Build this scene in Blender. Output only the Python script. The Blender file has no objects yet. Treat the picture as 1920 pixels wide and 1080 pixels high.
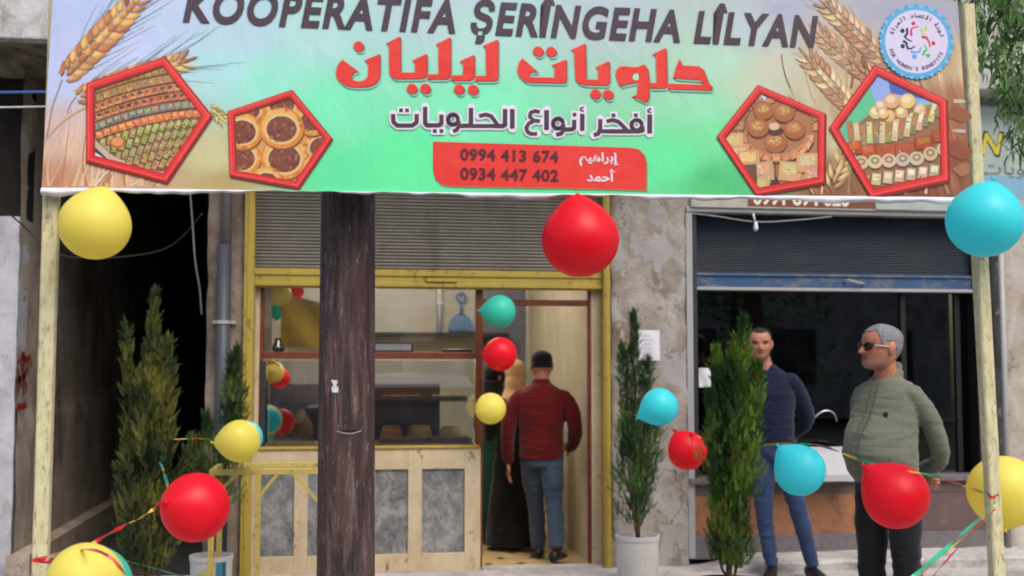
import bpy, bmesh, math, random
from mathutils import Vector, Matrix, noise as mnoise
from mathutils.geometry import tessellate_polygon
random.seed(7)
R_ = math.radians
SC = bpy.context.scene
COL = SC.collection

# ------------------------------------------------------------------ camera
CAM_H, YAW, PITCH, FPX = 1.47, R_(8.5), R_(3.9), 2200.0
cd = bpy.data.cameras.new('camera')
cam = bpy.data.objects.new('camera', cd)
COL.objects.link(cam)
SC.camera = cam
cam.location = (0, 0, CAM_H)
cam.rotation_euler = (math.pi/2 + PITCH, 0, -YAW)
cd.sensor_width = 36
cd.lens = FPX/1920*36
cd.clip_end = 500
cd.dof.use_dof = True
cd.dof.focus_distance = 4.9
cd.dof.aperture_fstop = 2.8

# ------------------------------------------------------------------ sky, sun, exposure
SUN_EL, SUN_AZ = R_(52), R_(205)          # azimuth: 180 = behind the camera, larger = from the right
w = bpy.data.worlds.new('World')
SC.world = w
w.use_nodes = True
sky = w.node_tree.nodes.new('ShaderNodeTexSky')
sky.sky_type = 'NISHITA'
sky.sun_disc = False
sky.sun_elevation = SUN_EL
sky.sun_rotation = math.pi - 0.35
sky.dust_density = 3.5
sky.air_density = 1.0
sky.ozone_density = 0.6
bg = w.node_tree.nodes['Background']
w.node_tree.links.new(sky.outputs[0], bg.inputs[0])
bg.inputs[1].default_value = 0.13
sl = bpy.data.lights.new('sun', 'SUN')
sl.energy = 1.1
sl.angle = R_(40)
sl.color = (1.0, 0.95, 0.88)
so = bpy.data.objects.new('sun', sl)
COL.objects.link(so)
so.rotation_euler = (math.pi/2 - SUN_EL, 0, 0.35)
SC.view_settings.view_transform = 'Standard'
SC.view_settings.look = 'None'
SC.view_settings.exposure = 0.80
SC.cycles.filter_width = 1.9
SC.cycles.max_bounces = 8
SC.cycles.transparent_max_bounces = 12
SC.cycles.sample_clamp_indirect = 6

# ------------------------------------------------------------------ geometry of the view: pixel -> point on a real plane
Fv = Vector((math.sin(YAW)*math.cos(PITCH), math.cos(YAW)*math.cos(PITCH), math.sin(PITCH)))
Rv = Vector((math.cos(YAW), -math.sin(YAW), 0))
Uv = Rv.cross(Fv)
CAM = Vector((0, 0, CAM_H))
def ray(x, y): return Fv + Rv*((x-960)/FPX) + Uv*((540-y)/FPX)
def P(x, y, Y):
    r = ray(x, y); return CAM + r*(Y/r.y)
def G(x, y, z=0.0):
    r = ray(x, y); return CAM + r*((z-CAM_H)/r.z)
def wx(x, y, Y): return P(x, y, Y).x
def wz(x, y, Y): return P(x, y, Y).z
def proj(p):
    d = Vector(p)-CAM; f = d.dot(Fv)
    return (960+FPX*d.dot(Rv)/f, 540-FPX*d.dot(Uv)/f)
def depth(p): return (Vector(p)-CAM).dot(Fv)
Y0 = 8.6        # the shop fronts
YB = 4.5        # banner and its posts

def lin(c):
    c = c/255.0
    return c/12.92 if c <= 0.04045 else ((c+0.055)/1.055)**2.4
def C(r, g, b, k=0.84): return (lin(r)*k, lin(g)*k, lin(b)*k, 1.0)

# ------------------------------------------------------------------ materials
class NT:
    def __init__(s, name):
        s.m = bpy.data.materials.new(name); s.m.use_nodes = True
        s.t = s.m.node_tree; s.n = s.t.nodes
        s.b = s.n['Principled BSDF']; s._tc = None
    def L(s, a, b): s.t.links.new(a, b)
    def tc(s, scale=(1, 1, 1)):
        if s._tc is None: s._tc = s.n.new('ShaderNodeTexCoord')
        mp = s.n.new('ShaderNodeMapping'); mp.inputs['Scale'].default_value = scale
        s.L(s._tc.outputs['Object'], mp.inputs[0]); return mp.outputs[0]
    def noise(s, sc, det=5, ro=.6, st=(1, 1, 1), dist=0.0):
        n = s.n.new('ShaderNodeTexNoise'); n.inputs['Scale'].default_value = sc
        n.inputs['Detail'].default_value = det; n.inputs['Roughness'].default_value = ro
        n.inputs['Distortion'].default_value = dist
        s.L(s.tc(st), n.inputs['Vector']); return n.outputs[0]
    def voro(s, sc, st=(1, 1, 1), feat='DISTANCE_TO_EDGE'):
        n = s.n.new('ShaderNodeTexVoronoi'); n.feature = feat; n.inputs['Scale'].default_value = sc
        s.L(s.tc(st), n.inputs['Vector']); return n.outputs[0]
    def ramp(s, fac, stops):
        n = s.n.new('ShaderNodeValToRGB'); e = n.color_ramp.elements
        while len(e) < len(stops): e.new(0.5)
        for k, (p, c) in enumerate(stops):
            e[k].position = p
            e[k].color = c if isinstance(c, tuple) else (c, c, c, 1)
        s.L(fac, n.inputs[0]); return n.outputs[0]
    def mix(s, fac, a, b, mode='MIX'):
        n = s.n.new('ShaderNodeMix'); n.data_type = 'RGBA'; n.blend_type = mode
        for sock, v in ((n.inputs[0], fac), (n.inputs[6], a), (n.inputs[7], b)):
            if isinstance(v, (tuple, float, int)): sock.default_value = v
            else: s.L(v, sock)
        return n.outputs[2]
    def bump(s, h, st=.3, d=.01):
        n = s.n.new('ShaderNodeBump'); n.inputs['Strength'].default_value = st
        n.inputs['Distance'].default_value = d; s.L(h, n.inputs['Height'])
        s.L(n.outputs[0], s.b.inputs['Normal'])
    def col(s, v):
        if isinstance(v, tuple): s.b.inputs['Base Color'].default_value = v
        else: s.L(v, s.b.inputs['Base Color'])
    def set(s, rough=.6, spec=.4, metal=0.0):
        s.b.inputs['Roughness'].default_value = rough
        s.b.inputs['Specular IOR Level'].default_value = spec
        s.b.inputs['Metallic'].default_value = metal
    def attr(s, name='col'):
        n = s.n.new('ShaderNodeVertexColor'); n.layer_name = name; return n.outputs[0]

def m_plain(name, c, rough=.6, spec=.4, var=.12, sc=14, bump=.1, metal=0.0):
    k = NT(name); n = k.noise(sc, 6, .65)
    d = tuple(x*(1-var*1.6) for x in c[:3])+(1,); l = tuple(min(1, x*(1+var)) for x in c[:3])+(1,)
    k.col(k.ramp(n, [(.3, d), (.7, l)])); k.set(rough, spec, metal)
    if bump: k.bump(k.noise(sc*5, 4), bump, .004)
    return k.m
def m_worn(name, c, under, sc=9, lo=.55, hi=.62, rough=.6, spec=.35, st=(1, 1, 1), bump=.25, dirt=None, metal=0.0):
    """paint of colour c with a second colour showing through in patches"""
    k = NT(name)
    base = k.ramp(k.noise(3, 5), [(.3, tuple(x*.82 for x in c[:3])+(1,)), (.7, c)])
    f = k.ramp(k.noise(sc, 9, .7, st, .3), [(lo, 0.0), (hi, 1.0)])
    o = k.mix(f, base, under)
    if dirt:
        f2 = k.ramp(k.noise(sc*.35, 8, .75, (1, 1, .45)), [(.45, 0.0), (.75, .75)])
        o = k.mix(f2, o, dirt)
    k.col(o); k.set(rough, spec, metal); k.bump(f, bump, .003)
    return k.m
def m_vcol(name, rough=.5, spec=.3, noise_amt=0.0, sc=200):
    k = NT(name)
    a = k.attr()
    if noise_amt:
        f = k.ramp(k.noise(sc, 4), [(.3, 1-noise_amt), (.7, 1.0)])
        a = k.mix(1.0, a, f, 'MULTIPLY')
    k.col(a); k.set(rough, spec)
    return k.m
def m_plaster(name, cols, stain, crack=C(70, 62, 55), scale=1.0, bump=.5, patch=None):
    k = NT(name)
    b = k.ramp(k.noise(2.2*scale, 9, .68, dist=.4), [(.28, cols[0]), (.48, cols[1]), (.7, cols[2])])
    f = k.ramp(k.noise(1.1*scale, 10, .72, (1, 1, .5), .6), [(.5, 0.0), (.68, .85)])
    b = k.mix(f, b, stain)
    if patch:
        fp = k.ramp(k.noise(1.7*scale, 6, .55, (1.3, 1, .8), .2), [(.53, 0.0), (.555, 1.0)])
        b = k.mix(fp, b, patch)
    sp = k.ramp(k.noise(38*scale, 5, .7), [(.62, 0.0), (.72, .6)])
    b = k.mix(sp, b, crack)
    cr = k.ramp(k.noise(1.9*scale, 8, .62, (1, 1, .8), .9), [(.488, 0.0), (.5, .85), (.512, 0.0)])
    cf = k.ramp(k.noise(1.6*scale, 3), [(.52, 0.0), (.62, 1.0)])
    crk = k.mix(1.0, cr, cf, 'MULTIPLY')
    b = k.mix(crk, b, crack)
    k.col(b); k.set(.9, .15)
    h = k.mix(.5, k.noise(12*scale, 9, .75), k.noise(60*scale, 5, .6))
    k.bump(h, bump, .03)
    return k.m
def m_glass(name, refl=.10, tint=(.93, .96, .95, 1), dirt=.04):
    k = NT(name); n = k.n
    tr = n.new('ShaderNodeBsdfTransparent'); tr.inputs[0].default_value = tint
    gl = n.new('ShaderNodeBsdfGlossy'); gl.inputs['Roughness'].default_value = .015
    df = n.new('ShaderNodeBsdfDiffuse'); df.inputs[0].default_value = (.6, .6, .57, 1)
    fr = n.new('ShaderNodeFresnel'); fr.inputs[0].default_value = 1.5
    ad = n.new('ShaderNodeMath'); ad.operation = 'ADD'; ad.inputs[1].default_value = refl-.04
    k.L(fr.outputs[0], ad.inputs[0])
    m1 = n.new('ShaderNodeMixShader'); k.L(ad.outputs[0], m1.inputs[0]); k.L(tr.outputs[0], m1.inputs[1]); k.L(gl.outputs[0], m1.inputs[2])
    m2 = n.new('ShaderNodeMixShader'); k.L(k.ramp(k.noise(5, 7, .7), [(.45, 0.0), (.8, dirt)]), m2.inputs[0])
    k.L(m1.outputs[0], m2.inputs[1]); k.L(df.outputs[0], m2.inputs[2])
    k.L(m2.outputs[0], n['Material Output'].inputs[0])
    return k.m
def m_balloon(name, c):
    k = NT(name); n = k.n
    k.col(k.ramp(k.noise(3, 2), [(.3, tuple(x*.93 for x in c[:3])+(1,)), (.7, c)]))
    k.set(.36, .35)
    tl = n.new('ShaderNodeBsdfTranslucent'); tl.inputs[0].default_value = c
    mx = n.new('ShaderNodeMixShader'); mx.inputs[0].default_value = .42
    k.L(k.b.outputs[0], mx.inputs[1]); k.L(tl.outputs[0], mx.inputs[2]); k.L(mx.outputs[0], n['Material Output'].inputs[0])
    return k.m
def m_leaf(name):
    k = NT(name); n = k.n
    a = k.attr(); k.col(a); k.set(.6, .25)
    tl = n.new('ShaderNodeBsdfTranslucent'); k.L(a, tl.inputs[0])
    mx = n.new('ShaderNodeMixShader'); mx.inputs[0].default_value = .25
    k.L(k.b.outputs[0], mx.inputs[1]); k.L(tl.outputs[0], mx.inputs[2]); k.L(mx.outputs[0], n['Material Output'].inputs[0])
    return k.m
def m_polewood(name):
    k = NT(name)
    s1 = k.noise(34, 10, .74, (1, 1, .10), .6)
    b = k.ramp(s1, [(.32, C(22, 17, 17)), (.45, C(58, 43, 42)), (.55, C(92, 70, 68)), (.66, C(134, 112, 108)), (.8, C(56, 44, 46))])
    big = k.ramp(k.noise(7, 6, .65, (1, 1, .28)), [(.42, 0.0), (.6, .75)])
    b = k.mix(big, b, C(72, 40, 38))
    b = k.mix(k.ramp(k.noise(5, 5, .6, (1, 1, .22), .3), [(.5, 0.0), (.64, .7)]), b, C(34, 32, 40))
    fl = k.ramp(k.noise(70, 8, .78, (1, 1, .2), .2), [(.57, 0.0), (.68, .8)])
    fm = k.ramp(k.noise(6, 4, .6, (1, 1, .3)), [(.4, .25), (.6, 1.0)])
    b = k.mix(k.mix(1.0, fl, fm, 'MULTIPLY'), b, C(196, 182, 182))
    dk = k.ramp(k.noise(48, 6, .7, (1, 1, .05)), [(.58, 0.0), (.66, .95)])
    b = k.mix(dk, b, C(18, 15, 18))
    k.col(b); k.set(.6, .4)
    k.bump(k.mix(.5, s1, k.noise(70, 8, .75, (1, 1, .16))), .9, .012)
    return k.m
def m_cloth(name, c, var=.1, weave=420, bump=.15, check=None):
    k = NT(name)
    b = k.ramp(k.noise(6, 6, .6), [(.3, tuple(x*(1-var) for x in c[:3])+(1,)), (.7, tuple(min(1, x*(1+var)) for x in c[:3])+(1,))])
    if check:
        wv = k.n.new('ShaderNodeTexWave'); wv.bands_direction = 'Z'; wv.inputs['Scale'].default_value = 14
        k.L(k.tc(), wv.inputs['Vector'])
        wx_ = k.n.new('ShaderNodeTexWave'); wx_.bands_direction = 'X'; wx_.inputs['Scale'].default_value = 14
        k.L(k.tc(), wx_.inputs['Vector'])
        b = k.mix(k.ramp(wv.outputs[1], [(.75, 0.0), (.95, .35)]), b, check)
        b = k.mix(k.ramp(wx_.outputs[1], [(.75, 0.0), (.95, .35)]), b, check)
    k.col(b); k.set(.85, .15); k.b.inputs['Sheen Weight'].default_value = .15
    k.bump(k.noise(weave, 2), bump, .002)
    return k.m

M = {}
for nm in ('print', 'ink'):
    k = NT('banner_'+nm); k.col(k.attr()); k.set(.42, .35)
    k.bump(k.mix(.5, k.noise(2.6, 3, .55, (1, 1, .6), .8), k.noise(9, 3, .5, (1, 1, .5), .6)), .35, .03)
    M[nm] = k.m
M['hem'] = m_plain('white_hem', C(226, 224, 232), .6, .3, .05)
M['post'] = m_worn('post_paint', C(228, 220, 176), C(128, 116, 88), 90, .54, .68, .65, .3, (1, 1, .25), .4, C(168, 156, 112))
M['pole'] = m_polewood('weathered_pole_wood')
M['paper'] = m_plain('white_paper', C(225, 225, 228), .8, .2, .06, 30)
M['shutter_grey'] = m_worn('grey_shutter_metal', C(134, 129, 118), C(104, 98, 84), 5, .5, .7, .5, .45, (1, 1, .3), .05, C(112, 106, 94))
M['yellow'] = m_worn('yellow_paint', C(184, 158, 62), C(110, 90, 48), 18, .57, .64, .5, .4, (1, 1, .5), .2, C(150, 130, 70))
M['yellow2'] = m_worn('pale_yellow_paint', C(202, 180, 94), C(140, 120, 76), 26, .56, .64, .5, .4, (1, 1, 1), .2)
M['cream'] = m_worn('cream_wood_paint', C(208, 188, 156), C(140, 98, 54), 11, .61, .66, .6, .35, (1, 1, .6), .2, C(166, 140, 104))
M['brown'] = m_plain('brown_wood', C(112, 52, 28), .45, .45, .25, 12)
M['marble'] = None
k = NT('grey_marble'); nn = k.noise(8, 12, .8, (1, 1, .8), .5)
k.col(k.mix(k.ramp(k.noise(40, 6, .75), [(.56, 0.0), (.7, .6)]), k.ramp(nn, [(.34, C(66, 68, 70)), (.5, C(122, 124, 124)), (.6, C(158, 156, 152)), (.72, C(104, 106, 108))]), C(54, 54, 56))); k.set(.45, .4)
M['marble'] = k.m
M['pier'] = m_plaster('pier_plaster', (C(112, 98, 84), C(166, 156, 144), C(196, 190, 182)), C(116, 96, 78), C(62, 54, 46), 1.7, .8, C(178, 174, 170))
M['pillar'] = m_plaster('pillar_stone', (C(96, 84, 74), C(138, 124, 112), C(164, 150, 138)), C(86, 70, 58), C(48, 42, 38), 1.6, .6)
M['alley'] = m_plaster('alley_plaster', (C(140, 124, 110), C(182, 166, 150), C(204, 190, 174)), C(98, 82, 68), C(64, 54, 46), 1.2, .8)
M['white_wall'] = m_plaster('white_plaster', (C(150, 148, 152), C(186, 186, 194), C(204, 204, 212)), C(138, 130, 126), C(100, 94, 90), 1.5, .5)
M['dark_wall'] = m_plaster('dark_shade_and_joint', (C(34, 30, 28), C(48, 44, 40), C(60, 54, 50)), C(26, 22, 20), C(16, 14, 13), 1.0, .5)  # near-black tone: shade put into the colour, also used for stone joints
M['soffit'] = m_plaster('soffit_stone', (C(92, 84, 72), C(140, 132, 116), C(168, 160, 144)), C(66, 58, 48), C(40, 34, 28), 1.6, .9)
M['stone'] = m_plaster('stone_wall', (C(150, 138, 124), C(186, 176, 164), C(204, 198, 190)), C(140, 124, 106), C(92, 82, 70), 1.4, .5)
M['upper'] = m_plaster('upper_wall', (C(150, 148, 142), C(184, 182, 176), C(204, 202, 198)), C(128, 124, 116), C(92, 88, 80), 1.0, .3)
M['inner'] = m_worn('cream_interior_paint', C(226, 214, 188), C(202, 182, 144), 2.5, .5, .66, .55, .3, (1, 1, .4), .05, C(188, 170, 134))
M['inner_back'] = m_plaster('interior_tile', (C(186, 184, 174), C(204, 200, 190), C(216, 214, 206)), C(196, 184, 158), C(150, 140, 120), .7, .1)
M['ceiling'] = m_plain('white_ceiling', C(236, 234, 226), .8, .2, .03, 3, .05)
M['floor_tile'] = m_plain('cream_floor_tile', C(214, 186, 132), .3, .45, .1, 4, .05)
M['dark_tile'] = m_plain('dark_tile', C(58, 46, 38), .35, .4, .1)
M['glass'] = m_glass('shop_glass', .06, (.97, .98, .97, 1), .02)
M['darkglass'] = m_glass('dark_window_glass', .11, (.34, .36, .36, 1), .006)
M['shelfglass'] = m_glass('shelf_glass', .16, (.8, .92, .86, 1), .05)
M['blue_shutter'] = m_worn('blue_shutter_metal', C(38, 54, 72), C(66, 68, 70), 5, .5, .7, .55, .35, (.5, 1, 1.8), .05, C(58, 62, 64))
M['blue_rail'] = m_worn('blue_rail_paint', C(50, 84, 124), C(104, 108, 112), 8, .5, .62, .45, .45, (.5, 1, 1), .1)
M['grey_metal'] = m_worn('grey_metal', C(172, 172, 172), C(116, 104, 92), 8, .6, .68, .45, .4, (1, 1, .3), .1)
M['dark_metal'] = m_plain('dark_metal', C(52, 54, 58), .45, .4, .15)
M['pipe'] = m_worn('dark_pipe', C(68, 72, 80), C(104, 100, 96), 6, .6, .7, .5, .4, (1, 1, .3), .1)
M['brown_panel'] = m_worn('brown_panel', C(164, 112, 78), C(124, 84, 62), 3, .5, .62, .6, .3, (1, 1, 1), .1)
M['plum'] = m_worn('plum_stone', C(104, 84, 82), C(128, 108, 102), 6, .55, .65, .55, .35)
M['granite'] = m_plain('grey_granite', C(112, 106, 108), .55, .35, .15, 30)
M['white'] = m_plain('white_enamel', C(226, 226, 230), .35, .45, .04, 5, .02)
M['bluepl'] = m_plain('blue_plastic', C(112, 142, 186), .5, .4, .08)
M['black'] = m_plain('black_plastic', C(26, 25, 26), .5, .35, .1)
M['chrome'] = m_plain('chrome', C(196, 196, 200), .2, .5, .05, 5, 0, 1.0)
M['soil'] = m_plain('potting_soil', C(58, 42, 32), .95, .1, .3, 60, .6)
M['pot'] = m_worn('white_pot', C(218, 214, 210), C(150, 138, 126), 8, .62, .68, .6, .3, (1, 1, .6), .15, C(184, 176, 166))
M['black_pot'] = m_plain('black_pot', C(44, 40, 40), .5, .4, .15)
M['bark'] = m_plain('bark', C(92, 70, 52), .9, .2, .3, 40, .5)
M['leaf'] = m_leaf('foliage')
M['vc'] = m_vcol('painted_detail', .55, .3, .12, 60)
M['skin'] = m_vcol('skin', .5, .35, .08, 90)
M['wicker'] = m_plain('wicker', C(160, 112, 62), .7, .3, .35, 60, .5)
M['pastry'] = m_vcol('pastry', .5, .4, .25, 120)
M['asphalt'] = m_plain('asphalt', (.055, .053, .052, 1), .9, .2, .25, 40, .4)
M['ribbon'] = m_vcol('foil_ribbon', .3, .5)
BAL = {
    'red': m_balloon('red_latex', C(246, 30, 52, .97)),
    'yellow': m_balloon('yellow_latex', C(250, 237, 116, .97)),
    'cyan': m_balloon('cyan_latex', C(80, 236, 244, .97)),
    'teal': m_balloon('teal_latex', C(76, 218, 194, .97)),
}
# pavement
k = NT('pavement_concrete')
b = k.ramp(k.noise(1.5, 9, .7), [(.3, C(150, 142, 132)), (.5, C(186, 182, 178)), (.7, C(206, 203, 202))])
b = k.mix(k.ramp(k.noise(7, 8, .75), [(.5, 0.0), (.66, .75)]), b, C(122, 110, 98))
b = k.mix(k.ramp(k.noise(55, 5, .7), [(.62, 0.0), (.7, .6)]), b, C(100, 92, 84))
k.col(b); k.set(.85, .2); k.bump(k.noise(14, 9, .75), .5, .02)
M['pave'] = k.m

# ------------------------------------------------------------------ object helpers
def tag(o, label=None, cat=None, group=None, kind=None):
    if label: o['label'] = label
    if cat: o['category'] = cat
    if group: o['group'] = group
    if kind: o['kind'] = kind
    return o
def root(name, loc, label, cat, group=None, rz=0.0):
    o = bpy.data.objects.new(name, None); COL.objects.link(o)
    o.empty_display_size = .1; o.location = loc; o.rotation_euler = (0, 0, rz)
    return tag(o, label, cat, group)
def org(o):
    v = Vector((0, 0, 0))
    while o is not None:
        v += Vector(o.location); o = o.parent
    return v
class MB:
    """gathers shapes (world coordinates) into ONE mesh"""
    def __init__(s): s.v = []; s.f = []; s.c = []; s.mi = []; s.cur = (1, 1, 1, 1); s.curm = 0
    def face(s, idx): s.f.append(tuple(idx)); s.c.append(s.cur); s.mi.append(s.curm)
    def poly(s, pts, c=None):
        if c is not None: s.cur = c
        n = len(s.v); s.v += [tuple(p) for p in pts]; s.face(range(n, n+len(pts)))
    def npoly(s, pts, c=None):
        """concave outline"""
        if c is not None: s.cur = c
        n = len(s.v); vs = [Vector(p) for p in pts]; s.v += [tuple(p) for p in vs]
        for t in tessellate_polygon([vs]):
            a, b, d = (vs[i] for i in t)
            nr = (b-a).cross(d-a)
            t = tuple(t) if nr.y < 0 else (t[0], t[2], t[1])
            s.face([n+i for i in t])
    def box(s, a, b, c=None):
        if c is not None: s.cur = c
        x0, y0, z0 = (min(a[i], b[i]) for i in range(3)); x1, y1, z1 = (max(a[i], b[i]) for i in range(3))
        n = len(s.v)
        s.v += [(x0, y0, z0), (x1, y0, z0), (x1, y1, z0), (x0, y1, z0), (x0, y0, z1), (x1, y0, z1), (x1, y1, z1), (x0, y1, z1)]
        for q in ((0, 3, 2, 1), (4, 5, 6, 7), (0, 1, 5, 4), (1, 2, 6, 5), (2, 3, 7, 6), (3, 0, 4, 7)): s.face([n+i for i in q])
    def bar(s, p, q, w_, h_=None, c=None):
        """square bar between two points"""
        if c is not None: s.cur = c
        h_ = h_ or w_; p = Vector(p); q = Vector(q); d = (q-p).normalized()
        u = d.cross(Vector((0, 1, 0))); u = u.normalized() if u.length > 1e-3 else Vector((1, 0, 0))
        v = d.cross(u).normalized(); n = len(s.v)
        for e in (p, q):
            for a, b_ in ((-1, -1), (1, -1), (1, 1), (-1, 1)): s.v.append(tuple(e+u*a*w_/2+v*b_*h_/2))
        for q4 in ((0, 1, 2, 3), (7, 6, 5, 4), (0, 4, 5, 1), (1, 5, 6, 2), (2, 6, 7, 3), (3, 7, 4, 0)): s.face([n+i for i in q4])
    def tube(s, pts, rad, seg=10, c=None, cap=True):
        if c is not None: s.cur = c
        pts = [Vector(p) for p in pts]
        if not isinstance(rad, (list, tuple)): rad = [rad]*len(pts)
        n0 = len(s.v); u = None
        for i, p in enumerate(pts):
            d = (pts[min(i+1, len(pts)-1)]-pts[max(i-1, 0)]).normalized()
            if u is None:
                u = d.cross(Vector((0, 0, 1)) if abs(d.z) < .9 else Vector((1, 0, 0))).normalized()
            u = (u-d*u.dot(d)).normalized(); v = d.cross(u)
            for k_ in range(seg):
                a = 2*math.pi*k_/seg
                s.v.append(tuple(p+(u*math.cos(a)+v*math.sin(a))*rad[i]))
        for i in range(len(pts)-1):
            for k_ in range(seg):
                a = n0+i*seg+k_; b = n0+i*seg+(k_+1) % seg
                s.face((a, b, b+seg, a+seg))
        if cap:
            s.face([n0+k_ for k_ in range(seg)][::-1]); s.face([n0+(len(pts)-1)*seg+k_ for k_ in range(seg)])
    def rings(s, rings, cap=True, c=None):
        """loft equal-length rings of points"""
        if c is not None: s.cur = c
        n0 = len(s.v); m = len(rings[0])
        for r in rings: s.v += [tuple(p) for p in r]
        for i in range(len(rings)-1):
            for k_ in range(m):
                a = n0+i*m+k_; b = n0+i*m+(k_+1) % m
                s.face((a, b, b+m, a+m))
        if cap:
            s.face([n0+k_ for k_ in range(m)][::-1]); s.face([n0+(len(rings)-1)*m+k_ for k_ in range(m)])
    def lathe(s, prof, ctr, seg=20, c=None):
        ctr = Vector(ctr)
        s.rings([[ctr+Vector((r*math.cos(2*math.pi*k_/seg), r*math.sin(2*math.pi*k_/seg), z)) for k_ in range(seg)] for r, z in prof], True, c)
    def grid(s, fn, nu, nv, c=None, cfn=None):
        n = len(s.v)
        if c is not None: s.cur = c
        for j in range(nv+1):
            for i in range(nu+1): s.v.append(tuple(fn(i/nu, j/nv)))
        for j in range(nv):
            for i in range(nu):
                a = n+j*(nu+1)+i
                if cfn: s.cur = cfn((i+.5)/nu, (j+.5)/nv)
                s.face((a, a+1, a+nu+2, a+nu+1))
    def build(s, name, mat, parent=None, smooth=False, bevel=0.0, at=None):
        me = bpy.data.meshes.new(name)
        o0 = Vector(at) if at is not None else (org(parent) if parent else Vector((0, 0, 0)))
        me.from_pydata([(x-o0.x, y-o0.y, z-o0.z) for x, y, z in s.v], [], s.f)
        mats = mat if isinstance(mat, (list, tuple)) else [mat]
        for m_ in mats: me.materials.append(m_)
        if len(mats) > 1: me.polygons.foreach_set('material_index', s.mi)
        at_ = me.color_attributes.new('col', 'FLOAT_COLOR', 'CORNER')
        data = []
        for p, c in zip(me.polygons, s.c): data += list(c)*p.loop_total
        at_.data.foreach_set('color', data)
        if smooth: me.polygons.foreach_set('use_smooth', [True]*len(me.polygons))
        me.update()
        o = bpy.data.objects.new(name, me); COL.objects.link(o)
        if parent: o.parent = parent
        elif at is not None: o.location = o0
        if bevel:
            md = o.modifiers.new('bevel', 'BEVEL'); md.width = bevel; md.segments = 2; md.limit_method = 'ANGLE'
        return o
def pbox(mb, x0, y0, x1, y1, Y, th, c=None, zmin=None, zmax=None):
    """box whose front face covers a photo rectangle on the plane Y, th deep"""
    ym = (y0+y1)/2; xm = (x0+x1)/2
    z0 = wz(xm, y1, Y) if zmin is None else zmin; z1 = wz(xm, y0, Y) if zmax is None else zmax
    mb.box((wx(x0, ym, Y), Y, z0), (wx(x1, ym, Y), Y+th, z1), c)
def smooth_path(pts, n=8):
    pts = [Vector(p) for p in pts]; out = []
    q = [pts[0]]+pts+[pts[-1]]
    for i in range(1, len(q)-2):
        for k_ in range(n):
            t = k_/n; a, b, c_, d = q[i-1], q[i], q[i+1], q[i+2]
            out.append(.5*((2*b)+(c_-a)*t+(2*a-5*b+4*c_-d)*t*t+(3*b-a-3*c_+d)*t**3))
    out.append(pts[-1]); return out
def rough_box(a, b, amp=.012, cell=.03, seed=0, side=True):
    """box with an uneven, chipped front (and rounded, uneven side edges)"""
    mb = MB(); x0, y0, z0 = a; x1, y1, z1 = b
    nx = max(2, int((x1-x0)/cell)); nz = max(2, int((z1-z0)/cell))
    def disp(x, z):
        v = mnoise.fractal(Vector((x*3+seed, z*3, seed)), 1.0, 2.0, 5)*amp
        v2 = mnoise.noise(Vector((x*1.3+seed*2, z*1.1, 5+seed)))
        return v + (amp*.9 if v2 > .18 else 0)
    def fn(u, v):
        x = x0+(x1-x0)*u; z = z0+(z1-z0)*v
        e = min(x-x0, x1-x)
        rr = .02*max(0, 1-e/.03)**2 * (1+1.2*mnoise.noise(Vector((z*6, seed, u*3))))
        xo = x
        if u == 0: xo += .012*mnoise.noise(Vector((z*5, seed, 1)))
        if u == 1: xo += .012*mnoise.noise(Vector((z*5, seed, 2)))
        return (xo, y0+disp(x, z)+rr, z)
    mb.grid(fn, nx, nz)
    # back part
    mb.box((x0+.006, y0+.05, z0), (x1-.006, y1, z1))
    def sl_(u, v):
        z = z0+(z1-z0)*v; p = fn(0, v); return (p[0]+.004*u, p[1]+(y1-p[1])*(1-u), z)
    def sr_(u, v):
        z = z0+(z1-z0)*v; p = fn(1, v); return (p[0], p[1]+(y1-p[1])*u, z)
    mb.grid(sl_, 4, nz); mb.grid(sr_, 4, nz)
    return mb

# ================================================================== SETTING
mb = MB(); mb.grid(lambda u, v: (-40+80*u, -40+80*v, -.12), 4, 4)
g = mb.build('street', M['asphalt']); tag(g, kind='structure')
mb = MB()
def pav(u, v):
    x = -14+28*u; y = 3.0+5.72*v
    return (x, y, .006*mnoise.noise(Vector((x*2, y*2, 0))) if v > 0 else .0)
mb.grid(pav, 140, 40)
mb.box((-14, 2.85, -.12), (14, 2.998, -.004))
g = mb.build('pavement', M['pave']); tag(g, kind='structure')
# low stone step along the neighbouring shop
XR0 = wx(1290, 700, Y0); XR1 = wx(1872, 700, Y0)
mb = MB()
def stp(u, v):
    x = XR0-.04+4.6*u
    pts = [(8.2, -.02), (8.19, .055), (8.22, .075), (8.4, .08), (8.64, .085)]
    t = v*4; i = min(3, int(t)); f = t-i
    y = pts[i][0]*(1-f)+pts[i+1][0]*f; z = pts[i][1]*(1-f)+pts[i+1][1]*f
    n_ = mnoise.fractal(Vector((x*4, y*4, z*4)), 1, 2, 4)
    return (x, y+.02*n_, -.02+(z+.02)*min(1, u*9)+.008*n_)
mb.grid(stp, 160, 16)
g = mb.build('pavement_step', M['pave']); tag(g, kind='structure')

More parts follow.
